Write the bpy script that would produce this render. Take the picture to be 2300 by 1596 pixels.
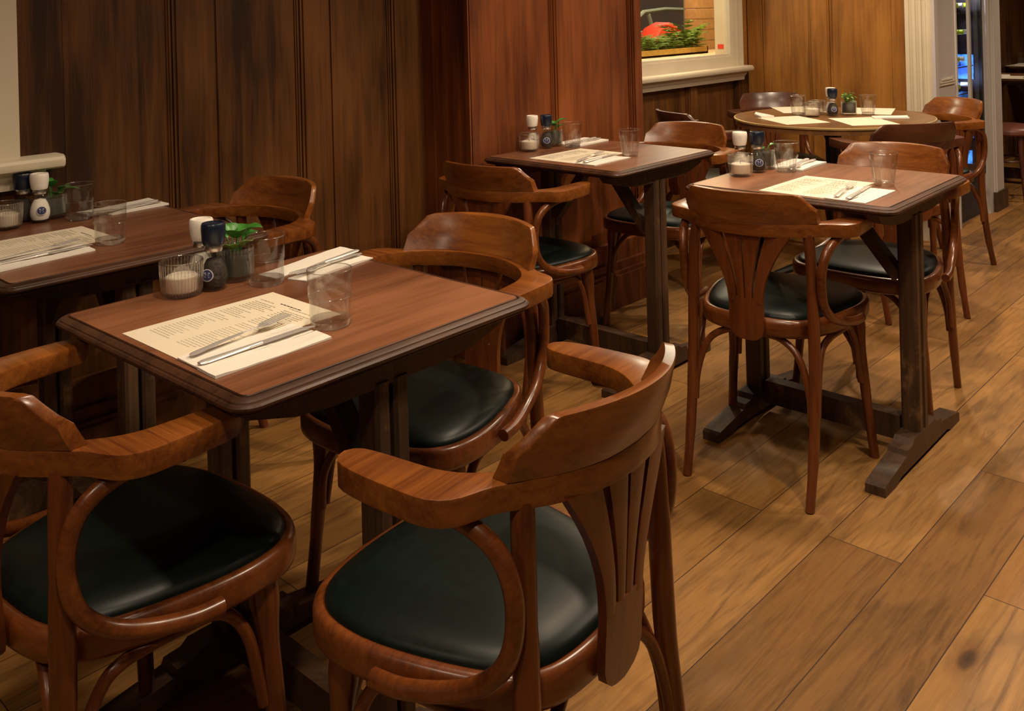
import bpy, math, random
from mathutils import Vector, Matrix
random.seed(7)
PI = math.pi
sc = bpy.context.scene
for o in list(bpy.data.objects): bpy.data.objects.remove(o)
COL = sc.collection

# ------------------------------------------------------------------ camera (level room frame: x runs along the window wall, y towards it)
F_PX, CY, PITCH, ROLL, CAM_H, YAW = 2096.6, 31.1, -0.0012, 0.0262, 1.285, 0.815
cam_d = bpy.data.cameras.new('camera'); cam = bpy.data.objects.new('camera', cam_d); COL.objects.link(cam)
sc.camera = cam
cam_d.sensor_width = 36; cam_d.lens = F_PX/2300*36; cam_d.shift_y = (CY-798)/2300; cam_d.clip_start = .05
def cam_axes():
    cp, sp, cr, sr = math.cos(PITCH), math.sin(PITCH), math.cos(ROLL), math.sin(ROLL)
    rz = Matrix.Rotation(-YAW, 3, 'Z')
    fwd = rz @ Vector((0, cp, -sp)); down = rz @ Vector((0, -sp, -cp)); right = rz @ Vector((1, 0, 0))
    r = cr*right + sr*down; d = -sr*right + cr*down
    return r, -d, -fwd
R_, U_, B_ = cam_axes()
cam.matrix_world = Matrix(((R_.x, U_.x, B_.x, 0), (R_.y, U_.y, B_.y, 0), (R_.z, U_.z, B_.z, CAM_H), (0, 0, 0, 1)))

# ------------------------------------------------------------------ world, exposure, ceiling lamps
w = bpy.data.worlds.new('world'); sc.world = w; w.use_nodes = True
w.node_tree.nodes['Background'].inputs[0].default_value = (1.0, .74, .50, 1)
w.node_tree.nodes['Background'].inputs[1].default_value = .035
vs = sc.view_settings
vs.view_transform = 'Standard'; vs.look = 'None'; vs.gamma = 1; vs.use_curve_mapping = False; vs.exposure = 0.22
WARM = (1.0, .79, .56)
def lamp(x, y, z, watt, r=.05, col=WARM, spot=None):
    d = bpy.data.lights.new('unseen_lamp', 'SPOT' if spot else 'POINT'); d.energy = watt; d.color = col; d.shadow_soft_size = r
    if spot: d.spot_size = spot; d.spot_blend = .8
    o = bpy.data.objects.new('unseen_lamp', d); COL.objects.link(o); o.location = (x, y, z); return o
LAMPS = [(.1, .2, 2.45, 46), (.85, 1.1, 2.45, 46), (1.9, .4, 2.45, 66), (2.5, 1.4, 2.45, 66), (3.3, .4, 2.45, 70), (4.3, 1.7, 2.45, 88),
         (4.7, .5, 2.45, 70), (7.2, .8, 2.45, 80), (-1.2, 1.0, 2.45, 30)]
for x, y, z, e in LAMPS: lamp(x, y, z, e, .06, WARM, math.radians(150))

# ------------------------------------------------------------------ materials
def newmat(name):
    m = bpy.data.materials.new(name); m.use_nodes = True; nt = m.node_tree
    b = nt.nodes['Principled BSDF']; return m, nt, b
def plain(name, c, rough=.5, metal=0, spec=.5, noise=0, nscale=30, emit=None, coat=0):
    m, nt, b = newmat(name)
    b.inputs['Base Color'].default_value = (*c, 1); b.inputs['Roughness'].default_value = rough
    b.inputs['Metallic'].default_value = metal; b.inputs['Specular IOR Level'].default_value = spec
    b.inputs['Coat Weight'].default_value = coat
    if noise:
        n = nt.nodes.new('ShaderNodeTexNoise'); n.inputs['Scale'].default_value = nscale; n.inputs['Detail'].default_value = 4
        tc = nt.nodes.new('ShaderNodeTexCoord'); nt.links.new(tc.outputs['Object'], n.inputs['Vector'])
        r = nt.nodes.new('ShaderNodeValToRGB')
        r.color_ramp.elements[0].position = .3; r.color_ramp.elements[1].position = .7
        r.color_ramp.elements[0].color = (*[v*(1-noise) for v in c], 1); r.color_ramp.elements[1].color = (*[min(1, v*(1+noise)) for v in c], 1)
        nt.links.new(n.outputs['Fac'], r.inputs[0]); nt.links.new(r.outputs[0], b.inputs['Base Color'])
        bu = nt.nodes.new('ShaderNodeBump'); bu.inputs['Strength'].default_value = noise*.4; bu.inputs['Distance'].default_value = .002
        nt.links.new(n.outputs['Fac'], bu.inputs['Height']); nt.links.new(bu.outputs[0], b.inputs['Normal'])
    if emit:
        b.inputs['Emission Color'].default_value = (*emit[:3], 1); b.inputs['Emission Strength'].default_value = emit[3]
    return m
def wood(name, dark, light, axis='X', scale=1, rough=.35, coat=.25, patches=.5, bump=.15, wear=None, spec=.5):
    m, nt, b = newmat(name); L = nt.links
    tc = nt.nodes.new('ShaderNodeTexCoord'); oi = nt.nodes.new('ShaderNodeObjectInfo')
    add = nt.nodes.new('ShaderNodeVectorMath'); add.operation = 'ADD'
    sc3 = nt.nodes.new('ShaderNodeVectorMath'); sc3.operation = 'SCALE'; sc3.inputs['Scale'].default_value = 9
    comb = nt.nodes.new('ShaderNodeCombineXYZ'); 
    for k in range(3): L.new(oi.outputs['Random'], comb.inputs[k])
    L.new(comb.outputs[0], sc3.inputs[0]); L.new(tc.outputs['Object'], add.inputs[0]); L.new(sc3.outputs[0], add.inputs[1])
    def noise(s, stretch, det=6, rg=.6, dist=0):
        mp = nt.nodes.new('ShaderNodeMapping'); v = [s*stretch]*3; v['XYZ'.index(axis)] = s; mp.inputs['Scale'].default_value = v
        n = nt.nodes.new('ShaderNodeTexNoise'); n.inputs['Scale'].default_value = 1; n.inputs['Detail'].default_value = det
        n.inputs['Roughness'].default_value = rg; n.inputs['Distortion'].default_value = dist
        L.new(add.outputs[0], mp.inputs['Vector']); L.new(mp.outputs[0], n.inputs['Vector']); return n
    g = noise(2.2*scale, 18, 8, .65, .6); f = noise(9*scale, 30, 4, .7); p = noise(1.6*scale, 3, 3, .5)
    def mth(op, a, bb):
        n = nt.nodes.new('ShaderNodeMath'); n.operation = op
        for k, q in enumerate((a, bb)):
            if isinstance(q, (int, float)): n.inputs[k].default_value = q
            else: L.new(q, n.inputs[k])
        return n.outputs[0]
    s = mth('ADD', mth('MULTIPLY', g.outputs['Fac'], .55), mth('ADD', mth('MULTIPLY', f.outputs['Fac'], .25), mth('MULTIPLY', p.outputs['Fac'], patches)))
    rmp = nt.nodes.new('ShaderNodeValToRGB'); e = rmp.color_ramp.elements; mid = .5*(.8+patches)
    e[0].position = mid-.17; e[1].position = mid+.17; e[0].color = (*dark, 1); e[1].color = (*light, 1)
    L.new(s, rmp.inputs[0]); colout = rmp.outputs[0]
    if wear:
        wn = noise(7, 1.6, 5, .7); wr = nt.nodes.new('ShaderNodeValToRGB'); wr.color_ramp.elements[0].position = .58; wr.color_ramp.elements[1].position = .72
        L.new(wn.outputs['Fac'], wr.inputs[0]); mx = nt.nodes.new('ShaderNodeMix'); mx.data_type = 'RGBA'
        L.new(wr.outputs[0], mx.inputs['Factor']); L.new(colout, mx.inputs[6]); mx.inputs[7].default_value = (*wear, 1); colout = mx.outputs[2]
    L.new(colout, b.inputs['Base Color']); b.inputs['Specular IOR Level'].default_value = spec
    b.inputs['Roughness'].default_value = rough; b.inputs['Coat Weight'].default_value = coat; b.inputs['Coat Roughness'].default_value = .22
    rr = nt.nodes.new('ShaderNodeMapRange'); rr.inputs['To Min'].default_value = rough*.75; rr.inputs['To Max'].default_value = rough*1.3
    L.new(p.outputs['Fac'], rr.inputs['Value']); L.new(rr.outputs[0], b.inputs['Roughness'])
    bu = nt.nodes.new('ShaderNodeBump'); bu.inputs['Strength'].default_value = bump; bu.inputs['Distance'].default_value = .001
    L.new(g.outputs['Fac'], bu.inputs['Height']); L.new(bu.outputs[0], b.inputs['Normal'])
    return m
def schlick(nt, f0=.04, k=.9):
    """angle dependent reflectance that is the same on both faces of a thin pane"""
    lw = nt.nodes.new('ShaderNodeLayerWeight'); lw.inputs['Blend'].default_value = .5
    p = nt.nodes.new('ShaderNodeMath'); p.operation = 'POWER'; p.inputs[1].default_value = 6.0; nt.links.new(lw.outputs['Facing'], p.inputs[0])
    q = nt.nodes.new('ShaderNodeMath'); q.operation = 'MULTIPLY_ADD'; q.inputs[1].default_value = k; q.inputs[2].default_value = f0; nt.links.new(p.outputs[0], q.inputs[0])
    return q.outputs[0]
def pane_mat(name, c=(1, 1, 1), f0=.04, k=.9, rough=.02, refr=0.0, ior=1.45):
    m, nt, b = newmat(name); nt.nodes.remove(b)
    g = nt.nodes.new('ShaderNodeBsdfGlossy'); g.inputs['Roughness'].default_value = rough; t = nt.nodes.new('ShaderNodeBsdfTransparent'); t.inputs[0].default_value = (*c, 1)
    mx = nt.nodes.new('ShaderNodeMixShader'); out = nt.nodes['Material Output']
    nt.links.new(schlick(nt, f0, k), mx.inputs[0]); nt.links.new(t.outputs[0], mx.inputs[1]); nt.links.new(g.outputs[0], mx.inputs[2]); last = mx
    if refr:
        gl = nt.nodes.new('ShaderNodeBsdfGlass'); gl.inputs['Color'].default_value = (*c, 1); gl.inputs['IOR'].default_value = ior
        m2 = nt.nodes.new('ShaderNodeMixShader'); m2.inputs[0].default_value = refr; nt.links.new(mx.outputs[0], m2.inputs[1]); nt.links.new(gl.outputs[0], m2.inputs[2]); last = m2
    nt.links.new(last.outputs[0], out.inputs[0])
    return m
def floor_mat():
    m, nt, b = newmat('oak_floor_boards'); L = nt.links
    tc = nt.nodes.new('ShaderNodeTexCoord')
    mp = nt.nodes.new('ShaderNodeMapping'); mp.inputs['Location'].default_value = (.37, -.1405, 0)
    L.new(tc.outputs['Object'], mp.inputs['Vector'])
    br = nt.nodes.new('ShaderNodeTexBrick'); br.offset = .37; br.offset_frequency = 2; br.squash = 1
    for k, v in (('Scale', 1), ('Mortar Size', .0013), ('Mortar Smooth', .1), ('Bias', 0), ('Brick Width', 1.55), ('Row Height', .1765)): br.inputs[k].default_value = v
    br.inputs['Color1'].default_value = (0, 0, 0, 1); br.inputs['Color2'].default_value = (1, 1, 1, 1); br.inputs['Mortar'].default_value = (.5, .5, .5, 1)
    L.new(mp.outputs[0], br.inputs['Vector'])
    # per board offset of the grain
    sep = nt.nodes.new('ShaderNodeSeparateColor'); L.new(br.outputs['Color'], sep.inputs[0])
    off = nt.nodes.new('ShaderNodeMath'); off.operation = 'MULTIPLY'; off.inputs[1].default_value = 13; L.new(sep.outputs[0], off.inputs[0])
    cb = nt.nodes.new('ShaderNodeCombineXYZ'); [L.new(off.outputs[0], cb.inputs[k]) for k in range(3)]
    ad = nt.nodes.new('ShaderNodeVectorMath'); L.new(tc.outputs['Object'], ad.inputs[0]); L.new(cb.outputs[0], ad.inputs[1])
    def noise(v, det, rg, dist=0, src=ad):
        q = nt.nodes.new('ShaderNodeMapping'); q.inputs['Scale'].default_value = v; L.new(src.outputs[0], q.inputs['Vector'])
        n = nt.nodes.new('ShaderNodeTexNoise'); n.inputs['Scale'].default_value = 1; n.inputs['Detail'].default_value = det; n.inputs['Roughness'].default_value = rg; n.inputs['Distortion'].default_value = dist
        L.new(q.outputs[0], n.inputs['Vector']); return n
    grain = noise((2.5, 28, 1), 7, .65, 1.6); blot = noise((2.2, 5, 1), 4, .6, .6); fine = noise((14, 170, 1), 3, .6)
    def ramp(src, stops):
        r = nt.nodes.new('ShaderNodeValToRGB'); r.color_ramp.elements[0].position = stops[0][0]; r.color_ramp.elements[0].color = (*stops[0][1], 1)
        r.color_ramp.elements[1].position = stops[-1][0]; r.color_ramp.elements[1].color = (*stops[-1][1], 1)
        for p_, c in stops[1:-1]:
            e = r.color_ramp.elements.new(p_); e.color = (*c, 1)
        L.new(src, r.inputs[0]); return r.outputs[0]
    def mix(mode, f, a_, b_):
        x = nt.nodes.new('ShaderNodeMix'); x.data_type = 'RGBA'; x.blend_type = mode
        if isinstance(f, float): x.inputs['Factor'].default_value = f
        else: L.new(f, x.inputs['Factor'])
        L.new(a_, x.inputs[6]); L.new(b_, x.inputs[7]); return x.outputs[2]
    base = ramp(br.outputs['Color'], [(0, (.20, .095, .025)), (.35, (.305, .152, .042)), (.65, (.37, .192, .058)), (1, (.275, .128, .037))])
    g = ramp(grain.outputs['Fac'], [(.30, (.50, .46, .42)), (.48, (.95, .93, .9)), (.7, (1.12, 1.1, 1.05))])
    bl = ramp(blot.outputs['Fac'], [(.28, (.52, .50, .50)), (.48, (.96, .96, .96)), (.72, (1.12, 1.08, 1.0))])
    fn = ramp(fine.outputs['Fac'], [(.35, (.84, .82, .8)), (.6, (1, 1, 1))])
    c = mix('MULTIPLY', 1.0, base, g); c = mix('MULTIPLY', .9, c, bl); c = mix('MULTIPLY', .8, c, fn)
    # knots
    vo = nt.nodes.new('ShaderNodeTexVoronoi'); vo.feature = 'F1'; q = nt.nodes.new('ShaderNodeMapping'); q.inputs['Scale'].default_value = (1.3, 3.2, 1); vo.inputs['Scale'].default_value = 1
    L.new(ad.outputs[0], q.inputs['Vector']); L.new(q.outputs[0], vo.inputs['Vector'])
    kn = ramp(vo.outputs['Distance'], [(0, (.22, .18, .17)), (.035, (.35, .3, .28)), (.06, (.85, .8, .78)), (.12, (1, 1, 1))]); c = mix('MULTIPLY', 1.0, c, kn)
    # dark gap lines
    gp = nt.nodes.new('ShaderNodeMix'); gp.data_type = 'RGBA'; L.new(br.outputs['Fac'], gp.inputs['Factor']); L.new(c, gp.inputs[6]); gp.inputs[7].default_value = (.05, .022, .01, 1)
    L.new(gp.outputs[2], b.inputs['Base Color'])
    b.inputs['Roughness'].default_value = .5; b.inputs['Specular IOR Level'].default_value = .35
    bu = nt.nodes.new('ShaderNodeBump'); bu.inputs['Strength'].default_value = .25; bu.inputs['Distance'].default_value = .001
    L.new(grain.outputs['Fac'], bu.inputs['Height']); L.new(bu.outputs[0], b.inputs['Normal'])
    return m
M = {}
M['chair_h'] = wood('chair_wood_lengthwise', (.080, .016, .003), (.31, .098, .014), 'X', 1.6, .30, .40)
M['chair_v'] = wood('chair_wood_upright', (.060, .012, .003), (.19, .050, .011), 'Z', 1.6, .34, .25)  # darker copy: shade on the lower chair parts put into the colour
M['chair_m'] = wood('chair_rim_wood', (.060, .012, .003), (.22, .060, .011), 'X', 2, .30, .45)  # rim and loops darkened in colour for shade below the overhead light
M['chair_dk'] = wood('dark_chair_wood', (.035, .011, .006), (.13, .036, .016), 'X', 1.6, .36, .3)
M['leather'] = plain('dark_green_leather', (.003, .0075, .006), .40, 0, .28, .2, 60)
M['tabletop'] = wood('tabletop_wood', (.11, .037, .016), (.275, .108, .048), 'X', 1.0, .36, .2, .8, .08)
M['table_edge'] = wood('table_edge_wood', (.020, .008, .004), (.085, .030, .012), 'X', 3, .45, .04, .6, .4, spec=.35)
M['table_base'] = wood('worn_table_base_wood', (.022, .011, .005), (.095, .045, .020), 'Z', 2, .5, .1, .5, .4, (.20, .11, .045))
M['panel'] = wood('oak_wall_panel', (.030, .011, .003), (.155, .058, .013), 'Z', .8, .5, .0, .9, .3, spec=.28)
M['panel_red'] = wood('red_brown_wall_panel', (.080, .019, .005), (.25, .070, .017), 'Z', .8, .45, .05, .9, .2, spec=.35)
M['panel_lit'] = wood('lit_oak_wall_panel', (.17, .062, .010), (.42, .175, .030), 'Z', .8, .48, .05, .9, .2)  # oak panelling with the back wall's brighter light put into its colour
M['floor'] = floor_mat()
M['cream'] = plain('cream_gloss_paint', (.66, .58, .44), .4, noise=.04, nscale=6)
M['greywhite'] = plain('grey_white_paint', (.52, .48, .46), .45, noise=.04, nscale=5)
M['plaster'] = plain('cream_plaster', (.72, .60, .42), .8, noise=.05, nscale=8)
M['ceil'] = plain('ceiling_paint', (.40, .32, .22), .85, noise=.03, nscale=5)
M['paper'] = plain('cream_menu_paper', (.74, .655, .51), .75, noise=.015, nscale=20)
M['napkin'] = plain('white_paper_napkin', (.76, .71, .64), .85, noise=.03, nscale=150)
M['ink'] = plain('pale_grey_print', (.56, .49, .37), .8)
M['steel'] = plain('cutlery_steel', (.88, .86, .83), .26, .65)
M['glass'] = pane_mat('clear_glass', (.992, .992, .985), .03, .8, .008, .10)
M['glass_solid'] = pane_mat('solid_glass_base', (.99, .99, .98), .22, .7, .06, .25)
M['glass_rim'] = pane_mat('glass_rim', (.98, .98, .97), .28, .6, .08, .1)
M['glass_rib'] = pane_mat('ribbed_glass', (.97, .96, .94), .06, .8, .05, .3)
M['pane'] = pane_mat('window_pane_glass')
M['white_cap'] = plain('white_plastic_cap', (.82, .76, .68), .35)
M['navy_cap'] = plain('navy_plastic_cap', (.006, .012, .030), .3)
M['salt'] = plain('white_salt', (.85, .80, .73), .9, noise=.08, nscale=300)
M['pepper'] = plain('black_peppercorns', (.030, .022, .016), .7, noise=.9, nscale=220)
M['label_ring'] = plain('pale_label_ring', (.55, .53, .56), .4)
M['label_blue'] = plain('blue_label_centre', (.03, .04, .12), .4)
M['wax'] = plain('candle_wax', (.85, .78, .66), .5)
M['leaf'] = plain('green_leaf', (.045, .20, .025), .38, noise=.45, nscale=35)
M['leaf_lt'] = plain('pale_green_leaf', (.20, .33, .05), .5, noise=.3, nscale=25)
M['soil'] = plain('dark_soil', (.02, .016, .012), .9, noise=.5, nscale=120)
M['pot_grey'] = plain('grey_pot_liner', (.075, .085, .075), .6, noise=.1, nscale=60)
M['brass'] = plain('brass_edge_band', (.85, .68, .30), .3, .7)
M['black'] = plain('black_metal', (.012, .011, .012), .4)
M['handle'] = plain('satin_grey_handle', (.50, .47, .44), .4, .2)
M['round_top'] = wood('golden_tabletop_wood', (.10, .042, .014), (.24, .11, .038), 'X', 1.0, .35, .2, .7, .08)
M['dark_in'] = plain('dark_cabinet_lining', (.015, .014, .02), .5)
M['chrome'] = plain('brushed_chrome_bar', (.65, .62, .60), .25, 1)
M['bottle'] = plain('dark_bottle_glass', (.012, .018, .02), .12)
M['foil'] = plain('yellow_green_foil', (.55, .80, .02), .35)
M['foil_w'] = plain('white_foil', (.85, .85, .9), .35)
M['led'] = plain('blue_led_strip', (.05, .2, .9), .5, emit=(.06, .28, .9, 1.3))
m = M['led']; nt = m.node_tree; tcx = nt.nodes.new('ShaderNodeTexCoord'); nz = nt.nodes.new('ShaderNodeTexNoise'); nz.inputs['Scale'].default_value = 16; nz.inputs['Detail'].default_value = 3
nt.links.new(tcx.outputs['Object'], nz.inputs['Vector']); mr = nt.nodes.new('ShaderNodeMapRange'); mr.inputs['From Min'].default_value = .42; mr.inputs['From Max'].default_value = .68; mr.inputs['To Min'].default_value = .12; mr.inputs['To Max'].default_value = 2.4
nt.links.new(nz.outputs['Fac'], mr.inputs['Value']); nt.links.new(mr.outputs[0], nt.nodes['Principled BSDF'].inputs['Emission Strength'])
M['led_w'] = plain('cabinet_spot_light', (1, 1, 1), .5, emit=(.9, .95, 1.0, 14))
M['brick'] = plain('buff_brick', (.42, .24, .10), .8, noise=.12, nscale=25)
M['mortar'] = plain('pale_mortar', (.75, .58, .36), .9)
M['red_cloth'] = plain('red_cloth', (.75, .05, .02), .6, noise=.2, nscale=20)
M['planter'] = plain('ochre_planter_wood', (.50, .30, .05), .6, noise=.15, nscale=30)
M['frond'] = plain('green_fern_frond', (.12, .22, .02), .6, noise=.5, nscale=40)
M['street'] = plain('dark_street_ground', (.02, .022, .02), .7, noise=.3, nscale=3)
M['bike'] = plain('pale_bicycle_tube', (.75, .78, .55), .35, .1)
M['cushion_red'] = plain('red_brown_seat', (.18, .06, .04), .4, noise=.1, nscale=20)

# ------------------------------------------------------------------ mesh helpers
class MB:
    def __init__(s): s.v = []; s.f = []; s.m = []
    def add(s, vs_, fs, mi=0):
        n = len(s.v); s.v += [tuple(p) for p in vs_]
        for f in fs: s.f.append([n+i for i in f]); s.m.append(mi)
        return s
    def box(s, a, b, mi=0):
        x0, y0, z0 = a; x1, y1, z1 = b
        return s.add([(x0,y0,z0),(x1,y0,z0),(x1,y1,z0),(x0,y1,z0),(x0,y0,z1),(x1,y0,z1),(x1,y1,z1),(x0,y1,z1)],
                     [(0,3,2,1),(4,5,6,7),(0,1,5,4),(1,2,6,5),(2,3,7,6),(3,0,4,7)], mi)
    def rings(s, rs, mi=0, closed=True, cap0=True, cap1=True):
        n = len(rs[0]); base = len(s.v)
        for r in rs: s.v += [tuple(p) for p in r]
        for i in range(len(rs)-1):
            for j in range(n if closed else n-1):
                k = (j+1) % n
                s.f.append([base+i*n+j, base+i*n+k, base+(i+1)*n+k, base+(i+1)*n+j]); s.m.append(mi)
        if cap0: s.f.append([base+j for j in range(n)][::-1]); s.m.append(mi)
        if cap1: s.f.append([base+(len(rs)-1)*n+j for j in range(n)]); s.m.append(mi)
        return s
    def lathe(s, prof, n=24, mi=0, c=(0, 0), cap0=True, cap1=True, rib=0, ribn=0):
        rs = []
        for r, z in prof:
            ring = []
            for j in range(n):
                t = 2*PI*j/n; rr = r*(1+(rib*math.cos(ribn*t) if ribn else 0)); ring.append((c[0]+rr*math.cos(t), c[1]+rr*math.sin(t), z))
            rs.append(ring)
        return s.rings(rs, mi, True, cap0, cap1)
    def tube(s, pts, rad, n=10, mi=0, flat=1.0, up=None):
        P = [Vector(p) for p in pts]; rs = []; N = None
        if not hasattr(rad, '__len__'): rad = [rad]*len(P)
        for i, p in enumerate(P):
            t = (P[min(i+1, len(P)-1)]-P[max(i-1, 0)]).normalized()
            if N is None:
                N = Vector(up) if up else (Vector((0, 0, 1)) if abs(t.z) < .9 else Vector((1, 0, 0)))
            N = (N - t*N.dot(t)).normalized(); Bn = t.cross(N)
            rs.append([p + N*math.cos(2*PI*j/n)*rad[i]*flat + Bn*math.sin(2*PI*j/n)*rad[i] for j in range(n)])
        return s.rings(rs, mi)
    def prism(s, poly, z0, z1, mi=0, bev=0):
        if bev <= 0: return s.rings([[(x, y, z0) for x, y in poly], [(x, y, z1) for x, y in poly]], mi)
        b1 = inset(poly, bev); b2 = inset(poly, bev*.3)
        return s.rings([[(x, y, z0) for x, y in b1], [(x, y, z0+bev*.3) for x, y in b2], [(x, y, z0+bev) for x, y in poly], [(x, y, z1-bev) for x, y in poly],
                        [(x, y, z1-bev*.3) for x, y in b2], [(x, y, z1) for x, y in b1]], mi)
    def xf(s, mat, start=0):
        s.v = s.v[:start] + [tuple(mat @ Vector(p)) for p in s.v[start:]]; return s
    def build(s, name, mats, parent=None, smooth=35):
        me = bpy.data.meshes.new(name); me.from_pydata(s.v, [], s.f); me.update()
        if not isinstance(mats, (list, tuple)): mats = [mats]
        for m in mats: me.materials.append(m)
        for p, mi in zip(me.polygons, s.m): p.material_index = mi
        if smooth:
            me.polygons.foreach_set('use_smooth', [True]*len(me.polygons)); me.set_sharp_from_angle(angle=math.radians(smooth))
        o = bpy.data.objects.new(name, me); COL.objects.link(o)
        if parent: o.parent = parent
        return o
def inset(poly, d):
    n = len(poly); out = []
    ar = sum(poly[i][0]*poly[(i+1) % n][1]-poly[(i+1) % n][0]*poly[i][1] for i in range(n)); sg = 1 if ar > 0 else -1
    for i in range(n):
        p0, p1, p2 = Vector(poly[i-1]), Vector(poly[i]), Vector(poly[(i+1) % n])
        a = (p1-p0).normalized(); b = (p2-p1).normalized(); na = Vector((-a.y, a.x))*sg; nb = Vector((-b.y, b.x))*sg
        nn = (na+nb); nn = nn.normalized() if nn.length > 1e-6 else na; k = max(.5, nn.dot(na)); q = p1+nn*d/k; out.append((q.x, q.y))
    return out
def spline(pts, n=6, closed=False):
    P = [Vector(p) for p in pts]; out = []; m = len(P)
    for i in range(m if closed else m-1):
        g = lambda k: P[k % m] if closed else P[min(max(k, 0), m-1)]
        a, b, c, d = g(i-1), g(i), g(i+1), g(i+2)
        for k in range(n):
            t = k/n; out.append(.5*((2*b)+(c-a)*t+(2*a-5*b+4*c-d)*t*t+(3*b-a-3*c+d)*t**3))
    if not closed: out.append(P[-1])
    return [tuple(p) for p in out]
def rrect(hx, hy, r, n=5):
    out = []
    for cx, cy, a0 in ((hx-r, hy-r, 0), (-hx+r, hy-r, 90), (-hx+r, -hy+r, 180), (hx-r, -hy+r, 270)):
        for k in range(n+1):
            t = math.radians(a0+90*k/n); out.append((cx+r*math.cos(t), cy+r*math.sin(t)))
    return out
def tag(o, label=None, cat=None, group=None, kind=None):
    for k, v in (('label', label), ('category', cat), ('group', group), ('kind', kind)):
        if v: o[k] = v
    return o
def empty(name, loc=(0, 0, 0), rz=0):
    o = bpy.data.objects.new(name, None); COL.objects.link(o); o.location = loc; o.rotation_euler = (0, 0, rz); o.empty_display_size = .1; return o
def kids(o): return [c for c in bpy.data.objects if c.parent == o]
def dup(o, parent=None):
    c = o.copy(); COL.objects.link(c); c.parent = parent
    for ch in kids(o): dup(ch, c)
    return c
def place(proto, used, loc, rz, label, cat, group=None):
    o = proto if not used else dup(proto)
    o.location = loc; o.rotation_euler = (0, 0, rz); tag(o, label, cat, group); return o

# ------------------------------------------------------------------ the room
TZ = .76
VA, VP, VR, UB, UP0, UP1, VC = 2.77, 2.51, 2.93, 5.25, 2.43, 3.523, 1.82
WT = 1.62   # top of the wood panelling
def struct(o): o['kind'] = 'structure'; return o
struct(MB().box((-2.5, -2.5, -.05), (10.5, 4.2, 0)).build('floor', M['floor'], smooth=0))
struct(MB().box((-2.5, -2.5, 2.75), (10.5, 3.1, 2.85)).build('ceiling', M['ceil'], smooth=0))
def panelling(name, mat, x0, x1, y, z0, z1, stiles, depth=.02, rail=.09, flip=False, skirt=None, groove=(), cap=True):
    """wood panelling in the x-z plane facing -y: backing, raised stiles, stepped mouldings"""
    mb = MB(); mb.box((x0, y+.02, z0), (x1, y+.10, z1-.001))
    for a, b in stiles:
        a, b = max(a, x0), min(b, x1)
        mb.box((a, y, z0), (b, y+.025, z1))
        for e, sg in ((a, -1), (b, 1)):
            if x0+.01 < e < x1-.01:
                mb.box((min(e, e+sg*.010), y+.006, z0), (max(e, e+sg*.010), y+.025, z1)); mb.box((min(e+sg*.013, e+sg*.020), y+.011, z0), (max(e+sg*.013, e+sg*.020), y+.025, z1))
                mb.box((min(e+sg*.020, e+sg*.026), y+.015, z0), (max(e+sg*.020, e+sg*.026), y+.025, z1))
    for g in groove: mb.box((g, y+.014, z0), (g+.012, y+.025, z1))
    if cap: mb.box((x0, y-.004, z1-.10), (x1, y+.03, z1)); mb.box((x0, y-.03, z1-.02), (x1, y+.03, z1+.015))
    mb.box((x0, y-.004, z0+.18), (x1, y+.025, z0+.27))
    if skirt:
        mb.box((x0, y-.045, 0), (x1, y+.03, .14)); mb.box((x0, y-.035, .14), (x1, y+.03, .155)); mb.box((x0, y-.02, .155), (x1, y+.03, .19))
    return mb.build(name, mat, smooth=0)
# left bay: dark panelling from the casing to the pier
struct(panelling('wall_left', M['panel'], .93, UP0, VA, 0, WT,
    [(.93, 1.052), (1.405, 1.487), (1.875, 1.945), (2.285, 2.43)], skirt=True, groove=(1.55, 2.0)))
# side of the pier (faces the camera, normal -x)
mb = MB(); mb.box((UP0-.003, VP+.001, 0), (UP0+.018, VA+.1, WT))
for a, b in ((VP+.001, VP+.022), (VP+.06, VP+.09), (VP+.13, VP+.145), (VP+.20, VA+.02)): mb.box((UP0-.010, a, 0), (UP0, b, WT))
mb.box((UP0-.03, VP-.02, 0), (UP0-.004, VA, .19)); struct(mb.build('trim_1', M['panel_red'], smooth=0))
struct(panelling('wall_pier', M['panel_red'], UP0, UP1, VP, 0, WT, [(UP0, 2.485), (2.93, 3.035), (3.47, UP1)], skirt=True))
mb = MB(); mb.box((UP1-.04, VP+.02, 0), (UP1, VR+.1, WT)); struct(mb.build('trim_2', M['panel_red'], smooth=0))
# dado under the far window
ZS = .905
struct(panelling('wall_window_dado', M['panel'], UP1, UB, VR, 0, ZS-.02, [(UP1, 3.62), (4.02, 4.09), (4.58, 4.65), (5.12, UB)], skirt=True, cap=False))
# back wall facing the camera (normal -x)
def panelling_x(name, mat, y0, y1, x, z1, stiles, m2=None):
    mb = MB(); mb.box((x+.02, y0, 0), (x+.10, y1, z1))
    for a, b in stiles:
        mb.box((x, a, 0), (x+.025, b, z1))
        for e, sg in ((a, -1), (b, 1)):
            if y0+.01 < e < y1-.01:
                mb.box((x+.006, min(e, e+sg*.010), 0), (x+.025, max(e, e+sg*.010), z1)); mb.box((x+.012, min(e+sg*.014, e+sg*.022), 0), (x+.025, max(e+sg*.014, e+sg*.022), z1))
    mb.box((x-.004, y0, z1-.1), (x+.03, y1, z1)); mb.box((x-.03, y0, z1-.02), (x+.03, y1, z1+.015)); mb.box((x-.035, y0, 0), (x+.03, y1, .16))
    return mb.build(name, mat, smooth=0)
struct(panelling_x('wall_back', M['panel_lit'], 1.955, VR, UB, WT, [(1.955, 2.03), (2.415, 2.51), (2.845, VR)]))
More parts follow.
